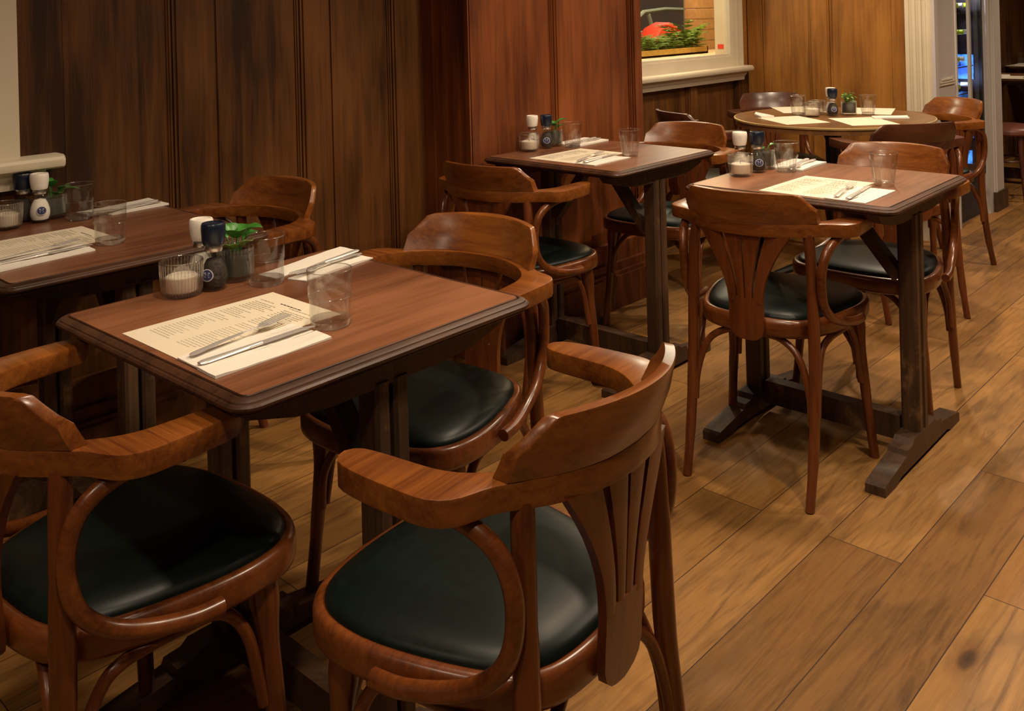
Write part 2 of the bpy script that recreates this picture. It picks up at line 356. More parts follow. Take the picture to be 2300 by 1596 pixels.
# upper plaster above the panelling
mb = MB(); mb.box((.93, VA+.03, WT), (UP0, VA+.12, 2.75)); mb.box((UP0, VP+.03, WT), (UP1, VP+.12, 2.75)); mb.box((UP0, VP+.03, WT), (UP0+.05, VA+.1, 2.75))
mb.box((UP1-.05, VP+.03, WT), (UP1, VR+.1, 2.75)); mb.box((UB+.03, VC, WT), (UB+.12, VR+.1, 2.75)); mb.box((UP1, VR+.02, 2.3), (UB+.1, VR+.12, 2.75)); mb.box((-2.5, VA+.02, 2.3), (.93, VA+.12, 2.75))
mb.box((UB+.12, VC+.03, 2.2), (10.4, VC+.12, 2.75))
struct(mb.build('wall_upper', M['plaster'], smooth=0))
# dark dado below the left window
struct(panelling('wall_left_dado', M['panel'], -2.5, .93, VA, 0, ZS-.04, [(-.2, -.1), (.35, .43), (.84, .93)], skirt=True, cap=False))

def sill(name, x0, x1, ynose, ywall, z, endr=True):
    mb = MB(); t = .036
    prof = [(ywall+.1, z), (ynose+.012, z), (ynose+.004, z+.005), (ynose, z+.014), (ynose, z+.024), (ynose+.005, z+.032), (ynose+.014, z+t), (ywall+.1, z+t)]
    mb.rings([[(x, y, zz) for y, zz in prof] for x in ([x0, x1-.01, x1])][:2] + [[(x1, y if y > ywall else y+.006, zz) for y, zz in prof]])
    xa = x1-.045
    prof2 = [(ywall+.05, z-.001), (ynose+.025, z-.001), (ynose+.03, z-.012), (ynose+.045, z-.03), (ynose+.048, z-.05), (ywall+.05, z-.05)]
    mb.rings([[(x, y, zz) for y, zz in prof2] for x in (x0, xa)])
    return struct(mb.build(name, M['cream'], smooth=30))
# left window: cream casing, sill
sill('trim_3', -2.5, 1.035, 2.695, VA, ZS-.012)
mb = MB()
for a, b, d in ((.60, .93, .0), (.635, .66, -.012), (.69, .70, -.008), (.735, .80, -.012), (.82, .83, -.01), (.86, .93, -.018)): mb.box((a, VA-.012+d, ZS+.02), (b, VA+.05, 2.3))
mb.box((.93, VA+.02, 0), (.955, VA+.11, 2.3))
w1 = empty('window_1', (0, 0, 0)); struct(w1)
mb.build('window_frame', M['cream'], w1, 30)
mb = MB(); mb.box((-1.6, VA+.10, ZS+.02), (.62, VA+.106, 2.3)); mb.build('pane', M['pane'], w1, 0)
mb = MB(); mb.box((-2.5, VA-.005, ZS+.02), (-1.6, VA+.1, 2.3)); mb.build('window_frame', M['cream'], w1, 0)
# far window
sill('trim_4', UP1, 5.20, 2.86, VR, ZS-.003)
w2 = empty('window_2', (0, 0, 0)); struct(w2)
mb = MB(); zb = ZS+.03; zo = 1.012
mb.box((UP1, VR-.005, zb), (5.145, VR+.03, zo-.012)); mb.box((UP1, VR+.004, zo-.012), (5.04, VR+.03, zo+.002)); mb.box((UP1, VR+.01, zb), (5.0, VR+.03, zo+.004))
mb.box((5.032, VR-.002, zb), (5.06, VR+.03, 2.3)); mb.box((5.06, VR-.012, zb), (5.085, VR+.03, 2.3)); mb.box((5.085, VR-.004, zb), (5.115, VR+.03, 2.3)); mb.box((5.115, VR-.018, zb), (5.16, VR+.1, 2.3))
mb.box((UP1, VR-.005, 2.2), (5.1, VR+.1, 2.3))
mb.build('window_frame', M['cream'], w2, 30)
MB().box((UP1, VR+.018, zo), (5.034, VR+.023, 2.2)).build('pane', M['pane'], w2, 0)
# panelling strip between casing and back wall
struct(MB().box((5.16, VR+.01, ZS), (UB+.05, VR+.1, 2.3)).build('trim_5', M['panel_lit'], smooth=0))
# white fluted column at the end of the back wall and its return along x
mb = MB(); mb.box((UB-.012, VC, 0), (UB+.12, 1.955, 2.3))
for a, b in ((1.935, 1.955), (1.90, 1.915), (1.868, 1.88), (1.845, 1.855)): mb.box((UB-.024, a, .2), (UB, b, 2.3))
mb.box((UB-.03, VC-.01, 0), (UB+.01, 1.96, .2))
struct(mb.build('trim_6', M['cream'], smooth=0))
mb = MB(); mb.box((UB+.002, VC-.004, 0), (5.615, VC+.08, 2.3)); mb.box((UB-.015, VC-.02, 0), (UB+.03, VC, 2.3)); mb.box((5.595, VC-.012, 0), (5.615, VC+.08, 2.3))
struct(mb.build('trim_7', M['greywhite'], smooth=0))
mb = MB(); mb.box((6.11, VC-.02, 0), (6.18, VC+.5, 2.3)); mb.box((6.18, VC-.03, .10), (6.355, VC+.5, 2.3)); mb.box((6.20, VC-.036, .10), (6.215, VC, 2.3))
struct(mb.build('trim_8', M['greywhite'], smooth=0))
struct(MB().box((6.175, VC-.04, 0), (6.40, VC+.5, .12)).build('trim_9', M['table_base'], smooth=0))
# light stripes built as a plate: vent on the column return
v = empty('light_stripes', (5.45, VC-.004, .85)); tag(v, 'small white striped light vent on the grey-white column beside the wine cabinet', 'reflection')
MB().box((-.125, -.003, -.024), (.125, 0, .024)).build('plate', M['greywhite'], v, 0)  # plate and bars stand for a pattern of reflected light
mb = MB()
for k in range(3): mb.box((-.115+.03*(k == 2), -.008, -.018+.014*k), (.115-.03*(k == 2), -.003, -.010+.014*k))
mb.build('light_stripe', M['cream'], v, 0)
# far room
struct(MB().box((9.3, -2.5, 0), (9.4, 3.1, 2.75)).build('wall_far', M['panel'], smooth=0))
struct(MB().box((6.18, VC+.5, 0), (9.3, VC+.6, 2.75)).build('wall_far_left', M['panel'], smooth=0))

# ------------------------------------------------------------------ outside the far window
struct(MB().box((2.0, 3.03, -.1), (9.5, 9, -.02)).build('floor_outside', M['street'], smooth=0))
struct(MB().box((3.0, 7.5, -.1), (9.5, 7.6, 4)).build('wall_street', M['street'], smooth=0))
mb = MB(); mb.box((5.69, 3.58, .4), (6.04, 3.66, 2.4), 1)
z = .62
k = 0
while z < 2.3:
    mb.box((5.682, 3.572, z+.006), (6.04, 3.665, z+.069), 0); z += .075; k += 1
struct(mb.build('wall_brick_pillar', [M['brick'], M['mortar']], smooth=0))
mb = MB(); mb.box((6.03, 3.35, .2), (6.3, 3.9, 2.4)); mb.box((5.034, VR+.031, .9), (5.115, VR+.105, 2.4)); mb.box((UP1-.2, VR+.031, .75), (6.3, 3.85, 1.000)); struct(mb.build('wall_outer_reveal', M['plaster'], smooth=0))
tag(MB().box((5.031, VR+.045, 1.045), (5.034, VR+.085, 1.072)).build('sticker', M['red_cloth'], smooth=30), 'small faded red sticker low on the cream reveal outside the far window', 'sticker')
pl = empty('planter_box', (4.55, 3.36, 1.001)); tag(pl, 'long ochre wooden planter box outside the far window', 'planter')
mb = MB(); mb.box((-.75, -.07, 0), (.82, .07, .012)); mb.box((-.75, -.07, 0), (.82, -.058, .045)); mb.box((-.75, .058, 0), (.82, .07, .045)); mb.box((-.75, -.07, 0), (-.738, .07, .045)); mb.box((.808, -.07, 0), (.82, .07, .045)); mb.build('box', M['planter'], pl, 0)
MB().box((-.73, -.055, .012), (.60, .055, .036)).build('soil', M['soil'], pl, 0)
def fern(cx, cy, cz, n, L_, seed, label, hgt=.6):
    rnd = random.Random(seed); mb = MB()
    for k in range(n):
        a = rnd.uniform(0, 2*PI); l = L_*rnd.uniform(.5, 1.1); lift = rnd.uniform(.35, 1.3)*hgt; pts = []
        bx, by = rnd.uniform(-.07, .07), rnd.uniform(-.03, .03)
        for i in range(9):
            t = i/8; pts.append(Vector((bx+math.cos(a)*l*t, by+math.sin(a)*l*t*.55, l*lift*(1.9*t-1.2*t*t))))
        for i in range(8):
            p, q = pts[i], pts[i+1]; d = (q-p).normalized(); sd = d.cross(Vector((0, 0, 1))).normalized(); wv = .045*math.sin(PI*min(1, (i+1.2)/9))*L_/.2
            for sg in (-1, 1):
                a1 = p; b1 = p+sd*sg*wv+d*wv*.5+Vector((0, 0, -.004)); c1 = p+(q-p)*.75
                mb.add([a1, b1, c1, a1+Vector((0, 0, .001)), b1+Vector((0, 0, .001)), c1+Vector((0, 0, .001))], [(0, 1, 2), (5, 4, 3), (0, 2, 5, 3), (0, 3, 4, 1), (1, 4, 5, 2)])
    o = mb.build('fern', M['frond'], smooth=0); o.location = (cx, cy, cz)
    return tag(o, label, 'plant', 'ferns in the planter outside the far window')
fern(4.70, 3.36, 1.03, 34, .19, 1, 'green fern at the pillar end of the outside planter box', .75)
fern(4.84, 3.36, 1.03, 38, .17, 2, 'low green fern in the middle of the outside planter, before the red bag', .6)
fern(4.99, 3.36, 1.03, 40, .18, 3, 'green fern in the outside planter just left of the tallest fern', .65)
fern(5.20, 3.36, 1.03, 50, .20, 4, 'tallest green fern in the outside planter, against the brick pillar', 1.0)
# red bag behind the planter
mb = MB(); ring = []
prof = [(-.16, .0), (-.20, .10), (-.13, .17), (0.0, .205), (.10, .17), (.20, .11), (.22, .0)]
mb.rings([[(x*.96, -.05, z*.93) for x, z in prof], [(x, -.035, z) for x, z in prof], [(x, .08, z*1.02) for x, z in prof], [(x*.95, .10, z*.95) for x, z in prof]])
rb = empty('shoulder_bag', (5.37, 3.62, 1.001)); tag(rb, 'bright red soft bag behind the ferns outside the far window', 'bag')
mb.build('bag_body', M['red_cloth'], rb, 40)
MB().tube(spline([(-.13, 0, .16), (-.08, -.045, .19), (0.02, -.055, .17), (.11, -.045, .15), (.15, 0, .14)]), .010, 6, flat=.5).build('strap', M['red_cloth'], rb)
# bicycle frame tubes glinting in the dark
bk = empty('bicycle', (7.12, 4.6, -.02)); tag(bk, 'pale bicycle parked in the dark street outside the far window', 'bicycle')
mb = MB(); mb.tube([(-.62, 0, 1.30), (-.3, .0, 1.32), (.05, 0, 1.31), (.2, 0, 1.30)], .018, 8); mb.tube([(-.62, 0, 1.30), (-.8, 0, 1.20), (-.95, 0, 1.16)], .02, 8); mb.tube([(-.4, 0, 1.17), (-.55, 0, 1.13), (-.9, 0, 1.10)], .022, 8); mb.tube([(.2, 0, 1.3), (-.2, 0, .5)], .018, 8); mb.tube([(-.55, 0, 1.28), (-.2, 0, .5)], .018, 8)
mb.build('bicycle_frame', M['bike'], bk)
for wx in (-.75, .75):
    MB().tube([(wx+.33*math.cos(2*PI*k/28), 0, .33+.33*math.sin(2*PI*k/28)) for k in range(29)], .018, 6, up=(0, 1, 0)).build('wheel', M['black'], bk)
MB().tube([(.2, 0, 1.3), (.22, 0, 1.42), (.26, 0, 1.43)], .02, 8).build('saddle', M['black'], bk)
lamp(5.35, 3.20, 1.75, 26, .08, (1.0, .72, .36)); lamp(4.35, 3.25, 1.9, 22, .08, (1.0, .85, .55)); lamp(6.4, 4.2, 2.3, 26, .08, (1.0, .95, .7))  # unseen outdoor lamps added to brighten the planter, brick and bicycle

# ------------------------------------------------------------------ wine cabinet beside the column
wc = empty('wine_cabinet', (5.615, VC, 0)); tag(wc, 'tall glass-door wine cabinet glowing blue beside the white column', 'wine cabinet')
mb = MB(); mb.box((0, .03, 0), (.02, .55, 2.2)); mb.box((.475, .03, 0), (.495, .55, 2.2)); mb.box((0, .53, 0), (.495, .55, 2.2)); mb.box((0, .03, 0), (.495, .55, .25)); mb.box((0, .03, 2.15), (.495, .55, 2.2))
mb.build('body', M['dark_in'], wc, 0)
d_ = MB(); d_.box((0, 0, .25), (.025, .028, 2.18)); d_.box((.47, 0, .25), (.495, .028, 2.18)); d_.box((.025, 0, .25), (.47, .028, .28)); dr = d_.build('door', M['black'], wc, 0)
MB().box((.025, .010, .28), (.47, .016, 2.15)).build('door_glass', M['pane'], dr, 0)
mb = MB(); mb.box((.105, -.045, .55), (.135, -.030, 1.75)); mb.box((.112, -.03, .60), (.128, .0, .62)); mb.box((.112, -.03, 1.68), (.128, .0, 1.70)); mb.build('handle', M['handle'], dr, 0)
for z in (.42, .58, .74, .90, 1.06, 1.22, 1.38, 1.54): 
    mb = MB()
    for k in range(7): mb.box((.03, .05+.07*k, z), (.465, .058+.07*k, z+.006))
    mb.build('shelf', M['black'], wc, 0)
for z0, z1, y0, y1 in ((.82, .97, .05, .16), (.60, .74, .08, .15), (.46, .57, .06, .13), (.30, .38, .07, .14)):
    MB().box((.462, y0, z0), (.474, y1, z1)).build('light_panel', M['led'], wc, 0)
lamp(5.87, 1.93, 1.36, 2.2, .02, (.85, .85, 1.0)); lamp(5.95, 1.93, .83, 1.0, .02, (.35, .5, 1.0))  # unseen lamps added inside the cabinet to brighten the bottle caps
def bottle_proto():
    e = empty('wine_bottle')
    MB().lathe([(.0, 0), (.034, .002), (.037, .01), (.037, .19), (.030, .215), (.014, .24), (.013, .27)], 20, cap0=False).build('bottle_body', M['bottle'], e)
    MB().lathe([(.0145, .25), (.0150, .298), (.0145, .30), (0, .301)], 14, cap1=False).build('foil_cap', M['foil'], e)
    return e
bp = bottle_proto(); nb = 0
for zi, z in enumerate((.585, .745, .905, 1.065, 1.225)):
    for xi, x in enumerate((.11, .20, .29, .38)):
        if (zi*3+xi) % 4 == 1 and zi < 4: continue
        o = bp if nb == 0 else dup(bp); nb += 1
        o.rotation_euler = (PI/2, 0, 0); o.location = (5.615+x, VC+.345, z+.047)
        if nb % 3 == 0:
            for c in kids(o):
                if c.name.startswith('foil'): c.data = c.data.copy(); c.data.materials[0] = M['foil_w']
        lvl = ('lowest', 'second', 'third', 'fourth', 'fifth')[zi]; pos = ('leftmost', 'second from the left', 'third from the left', 'rightmost')[xi]
        tag(o, f'wine bottle lying {pos} on the {lvl} shelf of the cabinet', 'bottle', 'bottles lying in the wine cabinet')

# ------------------------------------------------------------------ armchair
def arc_y(x, y0, d, xr=.163): return y0+d*(x/xr)**2
def make_chair():
    e = empty('bentwood_armchair')
    H, V, V2 = M['chair_h'], M['chair_v'], M['chair_m']
    # seat outline
    half = [(0, -.116), (.07, -.112), (.118, -.097), (.154, -.060), (.182, .01), (.204, .10), (.208, .17), (.194, .226), (.155, .264), (.085, .283), (0, .288)]
    pts = half + [(-x, y) for x, y in half[-2:0:-1]]
    ol = [(p[0], p[1]) for p in spline([(x, y, 0) for x, y in pts], 4, True)]
    def off(d): return inset(ol, -d) if d else ol
    mb = MB()
    def R3(d, z): return [(x, y, z) for x, y in off(d)]
    base = off(-.012)
    def SC(f, z): return [(x*f, .08+(y-.08)*f, z) for x, y in base]
    mb.rings([R3(-.010, .440), R3(-.002, .452), R3(-.004, .461), SC(1.0, .4675), SC(.93, .4735), SC(.80, .479), SC(.6, .483), SC(.35, .485), SC(.12, .4855)])
    mb.build('seat_cushion', M['leather'], e, 60)
    mb = MB(); mb.rings([R3(-.03, .412), R3(.006, .409), R3(.012, .413), R3(.014, .42), R3(.014, .446), R3(.011, .454), R3(.004, .458), R3(-.004, .456), R3(-.012, .448)], cap0=True, cap1=True)
    mb.build('seat_rim', V2, e, 50)
    # arm rail: one bent board seen from above
    outer = [(0, -.176), (.06, -.170), (.12, -.148), (.165, -.118), (.200, -.092), (.240, -.076), (.260, -.060), (.270, -.035), (.271, .01), (.270, .06), (.264, .108), (.250, .126)]
    inner = [(.232, .130), (.216, .118), (.210, .08), (.207, .035), (.203, -.005), (.190, -.040), (.160, -.078), (.12, -.108), (.065, -.130), (0, -.138)]
    rt = [(p[0], p[1]) for p in spline([(x, y, 0) for x, y in outer+inner], 3)]
    poly = rt[:-1] + [(-x, y) for x, y in rt[::-1]][:-1]
    pl_ = []
    for p in poly:
        if not pl_ or (Vector(p)-Vector(pl_[-1])).length > .0015: pl_.append(p)
    # strip build (outer/inner pairs) for clean concave surface
    n = 44; def_ = lambda c, t: c[min(len(c)-1, max(0, int(t*(len(c)-1))))]
    def resample(c, m):
        P = [Vector(p) for p in c]; L_ = [0]
        for a, b in zip(P, P[1:]): L_.append(L_[-1]+(b-a).length)
        out = []
        for k in range(m):
            s = L_[-1]*k/(m-1); i = 0
            while i < len(L_)-2 and L_[i+1] < s: i += 1
            out.append(P[i].lerp(P[i+1], (s-L_[i])/max(1e-9, L_[i+1]-L_[i])))
        return out
    so = [(p[0], p[1]) for p in spline([(x, y, 0) for x, y in outer], 4)]; si = [(p[0], p[1]) for p in spline([(x, y, 0) for x, y in inner[::-1]], 4)]
    O = resample(so, 34); I = resample(si, 34); Of = [Vector((-p.x, p.y)) for p in O[:0:-1]]+O; If = [Vector((-p.x, p.y)) for p in I[:0:-1]]+I
    zt, zb, b = .720, .685, .004; rs = []
    for po, pi in zip(Of, If):
        d = (pi-po).normalized(); b = .0012 if abs(po.x) < .17 else .004
        def q(p, k, z): return (p.x+d.x*k, p.y+d.y*k, z)
        rs.append([q(po, b, zt), q(po, b*.25, zt-b*.25), q(po, 0, zt-b), q(po, 0, zb+b), q(po, b*.25, zb+b*.25), q(po, b, zb), q(pi, -b, zb), q(pi, -b*.25, zb+b*.25), q(pi, 0, zb+b), q(pi, 0, zt-b), q(pi, -b*.25, zt-b*.25), q(pi, -b, zt)])
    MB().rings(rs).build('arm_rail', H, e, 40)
    # crest: curved, leaning board on the rail
    def OUTY(x):
        for p, q_ in zip(so, so[1:]):
            if p[0] <= x <= q_[0]: return p[1]+(q_[1]-p[1])*(x-p[0])/(q_[0]-p[0])
    rs = []; N = 36; top = .800; xe = .185
    for k in range(N+1):
        x = -xe+2*xe*k/N; ax = abs(x)
        h = top+.004*(1-(x/.15)**2) if ax < .152 else top-(ax-.152)/(xe-.152)*.045
        y0 = OUTY(ax)+.0005; y1 = arc_y(x, -.205, .058); sec = []
        T = .024
        def yy(z): t = (z-.72)/.08; return y0+(y1-y0)*t - .004*math.sin(PI*min(1, max(0, t)))
        zs = [.7205, .74, .76, (h-.004) if h > .77 else .765, h]
        for i, z in enumerate(zs):
            z = min(z, h); sec.append((x, yy(z)+(.002 if i == 4 else 0), z))
        for i, z in list(enumerate(zs))[::-1]:
            z = min(z, h); sec.append((x, yy(z)+T-(.004*(z-.72)/.08)-(.002 if i == 4 else 0), z))
        rs.append(sec)
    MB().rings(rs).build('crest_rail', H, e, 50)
    # fan splat
    mb = MB()
    hw = [(.398, .018), (.402, .030), (.412, .042), (.43, .048), (.46, .048), (.49, .047), (.52, .048), (.56, .058), (.60, .074), (.64, .096), (.69, .128)]
    def HW(z):
        for (a, p), (b_, q_) in zip(hw, hw[1:]):
            if a <= z <= b_: return p+(q_-p)*(z-a)/(b_-a)
        return hw[-1][1]
    def yb(z, x): t = (z-.42)/.27; return -.146-.018*t + .9*x*x*max(0, t) 
    def strip(zs, fl, fr, T=.013):
        rs = []
        for z in zs:
            l, r = fl(z), fr(z); m = (l+r)/2; rs.append([(l, yb(z, l), z), (m, yb(z, m)-.002, z), (r, yb(z, r), z), (r, yb(z, r)+T, z), (m, yb(z, m)+T+.001, z), (l, yb(z, l)+T, z)])
        mb.rings(rs)
    strip([.398, .402, .412, .43, .46, .485, .51], lambda z: -HW(z), lambda z: HW(z))
    zz = [.50, .53, .56, .59, .62, .65, .688]
    sl = [(-1.0, -.52), (-.40, -.03), (.03, .40), (.52, 1.0)]
    for a, c in sl:
        def fl(z, a=a, c=c): t = min(1, (z-.50)/.10); g = .02*(1-t); return HW(z)*(a + (g if a > -1 and a < 0 else 0))
        strip(zz, (lambda z, a=a: HW(z)*(a if a in (-1.0,) else (a*(1 if z > .56 else 1)))), (lambda z, c=c: HW(z)*c))
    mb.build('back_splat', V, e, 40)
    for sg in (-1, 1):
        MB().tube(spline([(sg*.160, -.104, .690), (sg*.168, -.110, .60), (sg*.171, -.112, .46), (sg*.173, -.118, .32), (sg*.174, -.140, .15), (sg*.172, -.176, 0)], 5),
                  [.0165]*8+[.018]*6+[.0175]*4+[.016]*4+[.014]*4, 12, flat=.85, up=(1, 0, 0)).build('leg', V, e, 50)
    for sg in (-1, 1):
        MB().tube(spline([(sg*.182, .192, .425), (sg*.187, .196, .37), (sg*.192, .199, .30), (sg*.204, .206, .15), (sg*.217, .218, 0)], 4), [.024]*4+[.024, .022, .020, .018]+[.0165]*4+[.015]*5, 12, flat=.85, up=(1, 0, 0)).build('leg', V, e, 50)
    for sg in (-1, 1):
        pth = spline([(sg*.234, .035, .680), (sg*.228, -.015, .685), (sg*.216, -.065, .673), (sg*.205, -.100, .645), (sg*.197, -.115, .600), (sg*.195, -.114, .550), (sg*.196, -.100, .507), (sg*.202, -.066, .472), (sg*.212, -.015, .449), (sg*.226, .045, .437), (sg*.230, .092, .434)], 5)
        MB().tube(pth, .0125, 12).build('arm_loop', V2, e, 60)
        pth = spline([(sg*.175, -.112, .22), (sg*.175, -.100, .30), (sg*.172, -.065, .372), (sg*.180, -.03, .400), (sg*.185, .05, .402), (sg*.184, .120, .39), (sg*.188, .160, .34), (sg*.192, .178, .26), (sg*.195, .184, .22)], 5)
        MB().tube(pth, .0095, 10).build('brace', V, e, 60)
    pth = spline([(-.164, -.130, .20), (-.158, -.122, .28), (-.128, -.112, .365), (-.075, -.098, .400), (-.02, -.088, .402), (.02, -.088, .402), (.075, -.098, .400), (.128, -.112, .365), (.158, -.122, .28), (.164, -.130, .20)], 5)
    MB().tube(pth, .0095, 10).build('brace', V, e, 60)
    pth = spline([(-.184, .206, .22), (-.174, .206, .30), (-.12, .212, .375), (-.06, .222, .402), (.06, .222, .402), (.12, .212, .375), (.174, .206, .30), (.184, .206, .22)], 5)
    MB().tube(pth, .0095, 10).build('brace', V, e, 60)
    return e
chair0 = make_chair()
CH = [(2.386, 1.292, .10, 'armchair seen from behind at the near side of the right-hand table', None),
      (.979, .909, 1.681, 'armchair turned sideways in the foreground, pulled out beside the front table', None),
      (.580, 1.485, .073, 'armchair at the left edge of the front table, cut off by the frame', None),
      (1.41, 1.568, 3.279, 'armchair with glossy crest behind the front table, facing the camera', None),
      (1.43, 2.45, 3.20, 'armchair against the dark panelling beside the left table', None),
      (3.105, 1.255, 3.15, 'armchair with amber crest on the far side of the right-hand table', None),
      (2.29, 2.20, .10, 'armchair seen from behind at the table against the red-brown pier', None),
      (3.27, 2.18, 3.24, 'armchair on the far side of the table against the red-brown pier', None),
      (4.00, 1.53, .90, 'dark armchair with its back to the camera at the round table', 'd'),
      (4.86, 1.68, 2.62, 'red-brown armchair right of the round table in front of the wine cabinet', None),
      (4.78, 2.50, 3.90, 'armchair behind the round table against the golden panelling', 'd'),
      (3.93, 2.47, -.50, 'armchair left of the round table below the window sill', 'd')]
for k, (x, y, t, lab, dk) in enumerate(CH):
    o = chair0 if k == 0 else dup(chair0)
    o.location = (x, y, 0); o.rotation_euler = (0, 0, t-PI/2); tag(o, 'bentwood wooden '+lab, 'chair', 'bentwood armchairs around the tables')
    if dk:
        for c in kids(o):
            if c.name.split('.')[0] in ('crest_rail', 'arm_rail'):
                c.data = c.data.copy(); c.data.materials[0] = M['chair_dk']

# ------------------------------------------------------------------ square tables
def make_table(hx, hy, name='dining_table'):
    e = empty(name); A = rrect(hx, hy, .036, 6)
    def R3(d, z): return [(x, y, z) for x, y in (inset(A, d) if d > 0 else A)]
    top = MB().rings([R3(.024, .7365), R3(.024, TZ)]).build('tabletop', M['tabletop'], e, 30)
    MB().rings([R3(.030, .7350), R3(.011, .7350), R3(.008, .7375), R3(.009, .7405), R3(.003, .7420), R3(0, .7455), R3(0, .7490), R3(.003, .7520), R3(.006, .7530), R3(.007, .7550), R3(.012, .7575), R3(.017, .7590), R3(.0195, .7585), R3(.0205, .7565), R3(.0215, .7565), R3(.0225, .7590), R3(.0235, .7598), R3(.028, .7598)], cap0=False, cap1=False).build('moulded_edge', M['table_edge'], top, 25)
    for sg in (-1, 1):
        y = sg*.245
        mb = MB(); mb.rings([[(-.29, yy, .7345), (.29, yy, .7345), (.27, yy, .712), (.19, yy, .690), (.12, yy, .683), (-.12, yy, .683), (-.19, yy, .690), (-.27, yy, .712)] for yy in (y-.022, y+.022)]); mb.build('bearer', M['table_base'], e, 0)
        for px in (-.036, .004):
            MB().prism([(px, y-.020), (px+.006, y-.026), (px+.026, y-.026), (px+.032, y-.020), (px+.032, y+.020), (px+.026, y+.026), (px+.006, y+.026), (px, y+.020)], .065, .690, 0, 0).build('post', M['table_base'], e, 0)
        prof = [(-.30, .0), (-.22, .0), (-.19, .012), (.19, .012), (.22, 0), (.30, 0), (.30, .024), (.29, .030), (.14, .052), (.135, .064), (.10, .066), (.085, .078), (-.085, .078), (-.10, .066), (-.135, .064), (-.14, .052), (-.29, .030), (-.30, .024)]
        MB().rings([[(x, yy, z) for x, z in prof] for yy in (y-.027, y-.024, y+.024, y+.027)]).build('foot', M['table_base'], e, 0)
        a = Vector((-.004, y-sg*.03, .50)); b_ = Vector((-.004, y-sg*.20, .712)); d = (b_-a).normalized(); n_ = Vector((0, -d.z, d.y))*.016; ux = Vector((.02, 0, 0))
        MB().add([a-n_-ux, a-n_+ux, a+n_+ux, a+n_-ux, b_-n_-ux, b_-n_+ux, b_+n_+ux, b_+n_-ux], [(0,3,2,1),(4,5,6,7),(0,1,5,4),(1,2,6,5),(2,3,7,6),(3,0,4,7)]).build('diagonal_brace', M['table_base'], e, 0)
    MB().box((-.022, -.21, .035), (.022, .21, .105)).build('stretcher', M['table_base'], e, 0)
    MB().box((-.03, -.225, .70), (.03, .225, .7345)).build('top_beam', M['table_base'], e, 0)
    return e
TB = 'square dark wooden dining tables'
t1 = make_table(.313, .318); t1.location = (.970, 1.482, 0); t1.rotation_euler = (0, 0, .022); tag(t1, 'square dark wooden dining table in the foreground, laid for two', 'table', TB)
t3 = dup(t1); t3.location = (2.713, 1.262, 0); t3.rotation_euler = (0, 0, .015); tag(t3, 'square dark wooden dining table on the right, standing free on the boards', 'table', TB)
t2 = dup(t1); t2.location = (2.757, 2.168, 0); t2.rotation_euler = (0, 0, 0); tag(t2, 'square dark wooden dining table pushed against the red-brown pier', 'table', TB)
t0 = make_table(.315, .345); t0.location = (.972, 2.400, 0); t0.rotation_euler = (0, 0, .0); tag(t0, 'square dark wooden dining table at the left, by the window sill', 'table', TB)
t4 = dup(t1); t4.location = (7.25, 1.98, 0); tag(t4, 'nearer dark table seen through the doorway at the right edge', 'table', TB)
t5 = dup(t1); t5.location = (8.6, 1.98, 0); tag(t5, 'farther dark table seen through the doorway at the right edge', 'table', TB)
# round table
rt = empty('round_table', (4.285, 1.955, 0)); tag(rt, 'round wooden table with a pale edge band, in the far corner', 'table')
tp = MB().lathe([(.0, .728), (.452, .728), (.452, TZ), (.0, TZ)], 64, cap0=False, cap1=False).build('tabletop', M['round_top'], rt, 30)
MB().lathe([(.4515, .750), (.4575, .751), (.4585, .755), (.4575, .7595), (.4515, .7606)], 64, cap0=False, cap1=False).build('edge_band', M['brass'], tp, 40)
MB().lathe([(.16, .727), (.15, .715), (.05, .69), (.034, .65), (.034, .12), (.05, .10), (.06, .07), (.06, .05)], 24).build('pedestal', M['black'], rt, 40)
for k in range(4):
    a = PI/4+k*PI/2; c, s_ = math.cos(a), math.sin(a)
    MB().tube([(.04*c, .04*s_, .075), (.16*c, .16*s_, .06), (.29*c, .29*s_, .022), (.31*c, .31*s_, .012)], [.03, .024, .014, .012], 8).build('foot', M['black'], rt)

# ------------------------------------------------------------------ tableware prototypes
def rim(mb, r, z, t=.0010, n=48):
    return mb.tube([(r*math.cos(2*PI*k/n), r*math.sin(2*PI*k/n), z) for k in range(n+1)], t, 8, up=(0, 0, 1))
def glass_a():   # stackable straight tumbler
    e = empty('tumbler_straight')
    p = [(.0330, .010), (.0347, .012), (.0350, .047), (.0368, .0505), (.0372, .056), (.0385, .0955), (.0372, .0955), (.0358, .056), (.0352, .052), (.0325, .047), (.0315, .012)]
    MB().lathe(p, 48, cap0=False, cap1=False).build('glass_wall', M['glass'], e, 50)
    MB().lathe([(0, 0), (.0325, 0), (.0342, .002), (.0347, .0119), (.0300, .0119), (.022, .0135), (.010, .0122), (0, .0128)], 48, cap0=False, cap1=False).build('glass_base', M['glass_solid'], e, 40)
    rim(MB(), .03785, .0958).build('rim', M['glass_rim'], e, 60); rim(MB(), .0364, .0505, .0008).build('stacking_ring', M['glass_rim'], e, 60)
    return e
